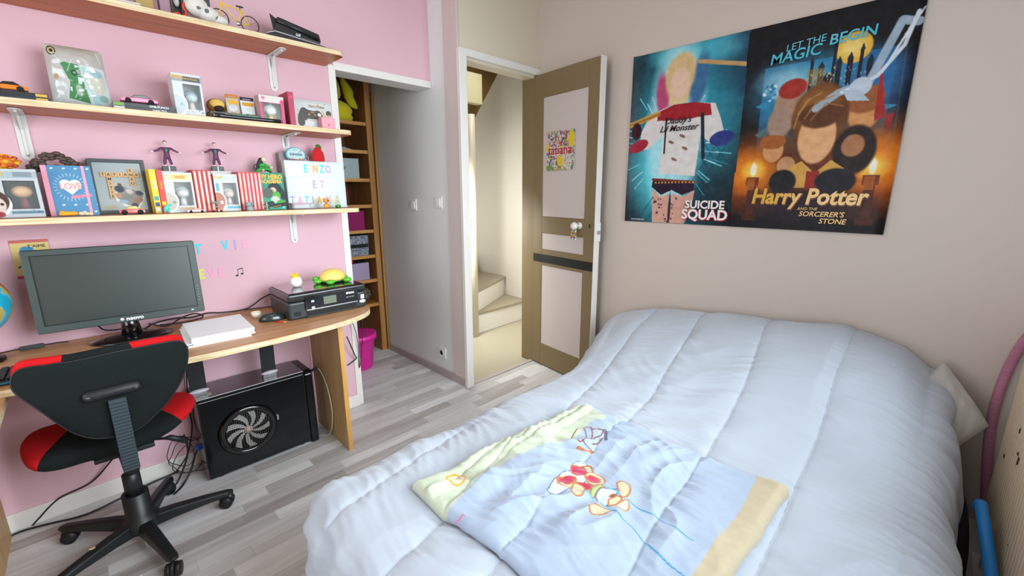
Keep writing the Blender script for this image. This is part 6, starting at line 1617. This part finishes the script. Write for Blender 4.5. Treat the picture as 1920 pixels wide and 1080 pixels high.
# flat dark book with title, torch in front
x0, x1 = X(398, 214, 2.21)-.006, X(497, 222, 2.21)
fbk = thing('book', 'thick dark grey book lying flat with turquoise title TU DEVRAS CHOISIR', 'book', ((x0+x1)/2, 2.27, ZM))
MB().box(x0, x1, 2.212, 2.34, ZM, ZM+.002).box(x0, x1, 2.212, 2.34, ZM+.0285, ZM+.0305).box(x0+.002, x1, 2.210, 2.2125, ZM, ZM+.0305).build('cover', mat('cover_slate', '3f4a48', .5), fbk)
MB().box(x0+.002, x1-.003, 2.213, 2.337, ZM+.002, ZM+.0285).build('pages', mat('page_tan', 'c8a078', .8), fbk)
text(fbk, 'TU DEVRAS CHOISIR', ((x1-x0)*.13, 2.2095-2.27, .0205), .0135, mat('title_turq', '3cc4b4', .5), sx=.8, bold=.0003)
text(fbk, 'Samantha Downing', (-(x1-x0)*.25, 2.2095-2.27, .023), .0062, WT)
tz = ZM+.0115
tx0, tx1 = X(401, 214, 2.185), X(526, 226, 2.185)
fl2 = thing('torch', 'long black metal torch lying along the front of the middle shelf', 'torch', ((tx0+tx1)/2, 2.185, ZM))
L_ = tx1-tx0
MB().lathe([(.011, 0), (.0112, .03), (.0085, .042), (.0085, L_-.05), (.0095, L_-.045), (.0095, L_), (0, L_)], (tx0, 2.187, tz), 24, 'x').build('torch_body', mat('torch_black', '14181a', .25, coat=.4), fl2)
MB().lathe([(.0097, .0), (.0097, .002)], (tx0-.001, 2.187, tz), 20, 'x').build('torch_lens', CHROME, fl2)
# two small blind packs
for (pa, pb, top_, c_top, c_mid, lab, t2) in ((425, 452, .082, 'd8882c', 'c9c4b4', 'small orange-topped blind pack on the flat dark book', 'f0b83c'), (452, 480, .078, '2c2c3c', 'e0e8ec', 'small dark-topped white pack on the flat dark book, right one', 'e0a03c')):
    x0, x1 = X(pa, 205, 2.265), X(pb-3, 207, 2.265)
    t_ = thing('blind_pack', lab, 'toy pack', ((x0+x1)/2, 2.265, ZM+.031), rot=(-.12, 0, 0))
    w_ = x1-x0
    cv = Canvas(60, 90, c_mid, top_/w_)
    cv.rect(0, 0, 1, .18, c_top); cv.rect(.2, .08, .8, .13, 'c9a0a8'); cv.rect(.1, .28, .95, .48, t2); cv.ell(.5, .68, .3, .16, 'eeeeea', 0, .4); cv.ell(.5, .64, .2, .1, 'd8dce0', 0, .5); cv.rect(.3, .9, 1, 1, c_top); cv.rect(.5, .92, .9, .98, 'e8c050'); cv.line([(.15, .4), (.25, .85)], .02, 'ffffff')
    panel('pack_print', cv, w_, top_, PRINTG, t_, -w_/2, -.010, 0, t=.002)
    MB().box(-w_/2, w_/2, -.008, .008, 0, top_*.8).build('pack_body', mat('pack_'+c_mid, c_mid, .4), t_, world=False, bevel=.003)
# small pink doll box
x0, x1 = X(491, 228, 2.20), X(537, 231, 2.20)
w_ = x1-x0
cv = Canvas(70, 90, 'd8507c', .118/w_); cv.rect(0, 0, 1, .24, 'e6dcd4'); cv.ell(.93, .2, .1, .1, 'e0407c'); cv.ell(.17, .1, .08, .06, 'e87c9c'); cv.ell(.95, .95, .22, .12, 'e83c8c')
pbx = figure_box(x0, ZM, 2.205, 'small pink window box with a white-headed doll in yellow', cv, 'e4e4e4', 'e4e4e4', 'e8d048', w=w_, h=.120, d=.06, side='b89c98', win=(.12, .86, .06, .74))
xh = x0+w_*.49
MB().ball((xh, 2.2215, ZM+.088), (.005, .004, .006), 8).build('doll_tuft', mat('tuft_teal', '3cb8b4', .5), pbx)
# crimson book
x0 = X(546, 231, 2.20)
book(x0-.002, .024, .125, .148, 2.20, ZM, 'a81c48', 'crimson hardback standing between the pink doll box and the game-pad box', ink=((.02, 'c03058'), (.80, 'c84068')))
# game-pad box
x0 = x0+.026; x1 = X(625, 237, 2.225)
w_ = x1-x0; h_ = .128
gp_ = thing('game_pad_box', 'white Harry Potter box showing a dark game controller on the middle shelf', 'box', (x0, 2.23, ZM))
cv = Canvas(150, 120, 'd3d6d4', h_/w_)
cv.rect(0, 0, 1, .09, 'c4c8c6'); cv.speck(10, .02, .05, .98, .6, .018, ['d8b048', 'c8a868'], .4, 12)
pad = [(.18, .34), (.22, .28), (.30, .28), (.36, .33), (.52, .36), (.60, .33), (.68, .36), (.76, .52), (.82, .72), (.80, .9), (.72, .88), (.62, .66), (.45, .66), (.34, .66), (.26, .85), (.18, .95), (.10, .86), (.09, .68), (.13, .48)]
cv.poly(smooth2(pad+[pad[0]], 3), '3e342e')
cv.ell(.23, .47, .05, .065, '241e1c'); cv.ell(.23, .47, .03, .04, '4a403a'); cv.ell(.39, .5, .025, .03, 'e09a28'); cv.ell(.54, .5, .022, .028, 'd08c28'); cv.ell(.48, .41, .06, .018, 'c88420'); cv.ell(.46, .72, .08, .016, 'b87c20'); cv.ell(.66, .48, .05, .06, 'e8e8e4', 30); cv.rect(.27, .72, .7, 1, 'e4e8ea'); cv.line([(.74, .35), (.86, .62)], .02, 'd8a040')
cv.ell(.91, .40, .07, .10, '3a2a22', 0, .3); cv.ell(.91, .52, .055, .075, 'd8a080', 0, .3); cv.ell(.92, .70, .10, .10, 'c8ccd0', 0, .3)
panel('front_print', cv, w_, h_, PRINT, gp_, t=.001)
MB().box(0, w_, .001, .05, 0, h_).build('carton', CARD, gp_, world=False, bevel=.001)
text(gp_, 'Harry Potter', (w_*.60, -.0008, h_*.80), .018, mat('hp_brown', '8a7048', .5), sx=.8, bold=.0003)
# pink cube box
x0, x1 = X(605, 240, 2.175), X(630, 242, 2.175)
pk = thing('gift_box', 'small pink cube box at the right end of the middle shelf', 'box', ((x0+x1)/2, 2.2, ZM))
MB().box(x0, x1, 2.178, 2.222, ZM, ZM+.052).build('box_body', mat('pink_card', 'dc93a2', .45), pk, bevel=.001)
MB().ball(((x0+x1)/2, 2.1775, ZM+.018), (.0045, .0008, .0045), 10).build('stamp', mat('stamp_orange', 'c8602c', .5), pk)

# ---------------- top shelf
yt_ = 2.215
XT = lambda px, py=30: X(px, py, yt_)
# yellow model bicycle
bz0 = ZT
bi = thing('model_bicycle', 'yellow miniature bicycle with black wheels on the top shelf', 'model bicycle', (.47, 2.215, ZT))
BYL = mat('bike_yellow', 'e8c014', .35); yb_ = 2.215
xf_, xr_ = XT(413, 45), XT(470, 55); wr_ = .033
zc_ = ZT+wr_+.002
for xx_, nm in ((xf_, 'front'), (xr_, 'rear')):
    wh = MB().tube([(xx_+wr_*math.cos(a), yb_, zc_+wr_*math.sin(a)) for a in [2*PI*k/28 for k in range(29)]], .0022, 6, cap=False)
    for k in range(10): a = 2*PI*k/10; wh.tube([(xx_, yb_, zc_), (xx_+wr_*math.cos(a), yb_, zc_+wr_*math.sin(a))], .0004, 4)
    wh.build('wheel', BLACKP, bi)
bb_x = (xf_+xr_)/2+.012
S1 = (xr_-.030, yb_, ZT+.083); H1 = (xf_+.012, yb_, ZT+.092); BBp = (bb_x, yb_, ZT+.03)
fr_ = MB()
for p_, q_ in ((H1, S1), (H1, BBp), (S1, BBp), (S1, (xr_, yb_, zc_)), (BBp, (xr_, yb_, zc_)), (H1, (xf_, yb_, zc_)), (H1, (xf_+.008, yb_, ZT+.105))): fr_.tube([p_, q_], .0024, 8)
fr_.build('bike_frame', BYL, bi)
MB().tube([(xf_+.008, yb_, ZT+.105), (xf_+.008, yb_, ZT+.113)], .002, 6).tube([(xf_-.012, yb_-.018, ZT+.116), (xf_+.008, yb_, ZT+.114), (xf_+.024, yb_+.02, ZT+.118)], .0022, 6).build('handlebar', BLACKP, bi)
MB().tube([S1, (S1[0]-.002, yb_, S1[2]+.012)], .0016, 6).obox((S1[0]-.002, yb_, S1[2]+.0135), (.013, 0, 0), (0, .004, 0), (0, 0, .0018)).build('saddle', BLACKP, bi)
MB().lathe([(.009, -.001), (.009, .001)], (bb_x, yb_-.004, ZT+.03), 16, 'y').tube([(bb_x-.010, yb_-.006, ZT+.022), (bb_x+.010, yb_-.006, ZT+.038)], .001, 5).build('crank', CHROME, bi)
# black bag / case
x0, x1 = XT(503, 70), XT(607, 90)
bg = thing('black_case', 'flat black case with white piping under a black folded strap on the top shelf', 'case', ((x0+x1)/2, 2.24, ZT))
CP = lambda px, py, y=2.205: W(px, py, 'y', y)
pa, pb, pc_, pd = CP(498, 63), CP(516, 57), CP(600, 82), CP(621, 92)
MB().prism([(pa.x, ZT+.001), (pa.x, pa.z), (pb.x, pb.z), (pc_.x, pc_.z), (pd.x, ZT+.006), (pd.x, ZT+.001)], 'y', 2.205, 2.30).build('case_body', mat('case_black', '0e0e10', .45), bg, bevel=.004, seg=3)
MB().tube([CP(500, 61, 2.203), CP(516, 58, 2.203), CP(560, 72, 2.203), CP(600, 84, 2.203), CP(618, 90, 2.203)], .0014, 6).build('piping', mat('piping_white', 'd8dad8', .5), bg)
fa, fb2, fc, fd, fe = CP(512, 60, 2.24), CP(518, 32, 2.24), CP(596, 66, 2.24), CP(600, 80, 2.24), CP(598, 84, 2.24)
MB().prism([(v.x, v.z) for v in (fa, fb2, fc, fd, fe)], 'y', 2.225, 2.262).build('flap', mat('flap_black', '1c1e1e', .3), bg, bevel=.005, seg=3)
MB().tube([CP(519, 38, 2.222), CP(557, 55, 2.222), CP(597, 74, 2.222)], .009, 12).build('rolled_edge', mat('flap_black', '1c1e1e', .3), bg)
MB().prism([(v.x, v.z) for v in (CP(512, 52, 2.235), CP(505, 24, 2.235), CP(519, 36, 2.235), CP(522, 50, 2.235))], 'y', 2.235, 2.239).build('strap_end', mat('flap_black', '1c1e1e', .3), bg, bevel=.001)
text(bg, 'U.S', (CP(560, 66).x-(x0+x1)/2, 2.2125-2.24, CP(560, 65).z-ZT), .014, WT, shear=.2, bold=.0005)
# cow plush
xc = XT(374, 30)
cw = thing('cow_plush', 'white plush cow with grey patches lying on the top shelf', 'plush toy', (xc, 2.215, ZT))
CWM = mat('cow_plush_white', 'd8d4cc', .95, bump=(90, .5, .002), sheen=.3)
MB().ball((-.03, 0, .10), (.038, .032, .040), 18).ball((-.008, 0, .058), (.042, .034, .038), 18).ball((.030, 0, .036), (.040, .032, .030), 18).ball((.068, -.002, .022), (.030, .024, .020), 18).build('cow_body', CWM, cw, world=False)
CWG = mat('cow_patch_grey', '6a6c72', .95)
for dx, dy, dz, rx_, rz_ in ((-.047, -.028, .080, .014, .017), (-.006, -.027, .052, .013, .014), (.022, -.027, .040, .009, .010), (.052, -.019, .028, .008, .010), (-.01, -.030, .095, .010, .014), (.078, -.014, .018, .006, .007)):
    MB().ball((dx, dy, dz), (rx_, .006, rz_), 12).build('patch', CWG, cw, world=False)
# small objects to its left
x = XT(333, 12)
ln = thing('lantern', 'black lantern with a red cord beside the plush cow', 'lantern', (x, 2.225, ZT))
MB().box(-.018, .018, -.018, .018, 0, .006).box(-.018, .018, -.018, .018, .10, .11).box(-.018, -.014, -.018, -.014, .006, .1).box(.014, .018, -.018, -.014, .006, .1).box(-.018, -.014, .014, .018, .006, .1).box(.014, .018, .014, .018, .006, .1).box(-.013, .013, .010, .013, .006, .1).build('lantern_frame', mat('lantern_black', '14100f', .5), ln, world=False)
MB().ball((0, 0, .062), (.010, .010, .02), 12).build('lantern_bulb', mat('bulb_grey', 'c4c4bc', .3), ln, world=False)
MB().tube(smooth2([(-.020, -.022, .008), (-.005, -.024, .014), (.008, -.024, .006), (.022, -.024, .02), (.014, -.023, .04), (.02, -.022, .055)], 5), .0042, 8).build('red_cord', mat('cord_red', 'd83a1c', .6), ln, world=False)
x = XT(309, 8)
tag(MB().box(x-.016, x+.013, 2.215, 2.26, ZT, ZT+.12).build('card_box', mat('mauve_card', '9c7c8c', .6), bevel=.001), 'tall mauve box beside the black lantern on the top shelf', 'box')
x = XT(280, 4)
gbx2 = thing('gold_box', 'gold and dark red box standing left of the mauve box', 'box', (x-.005, 2.23, ZT))
MB().box(-.036, .016, -.02, .02, .004, .11).build('gold_body', mat('gold_card', 'a08a4c', .35, metal=.3), gbx2, world=False, bevel=.001)
MB().box(-.037, .017, -.021, .021, .0, .014).build('dark_base', mat('maroon_card', '481014', .5), gbx2, world=False)
x = XT(236, 2)
tag(MB().box(x-.045, x+.035, 2.175, 2.26, ZT, ZT+.010).build('white_tray', mat('tray_grey_white', 'c4c8c4', .4), bevel=.002), 'pale flat tray near the left end of the top shelf', 'tray')
x0 = XT(395, 10)
tag(MB().box(x0-.028, x0+.018, 2.30, 2.312, ZT, ZT+.16).build('framed_picture', mat('frame_charcoal', '3f474a', .4), bevel=.002), 'dark framed picture standing behind the plush cow', 'picture')
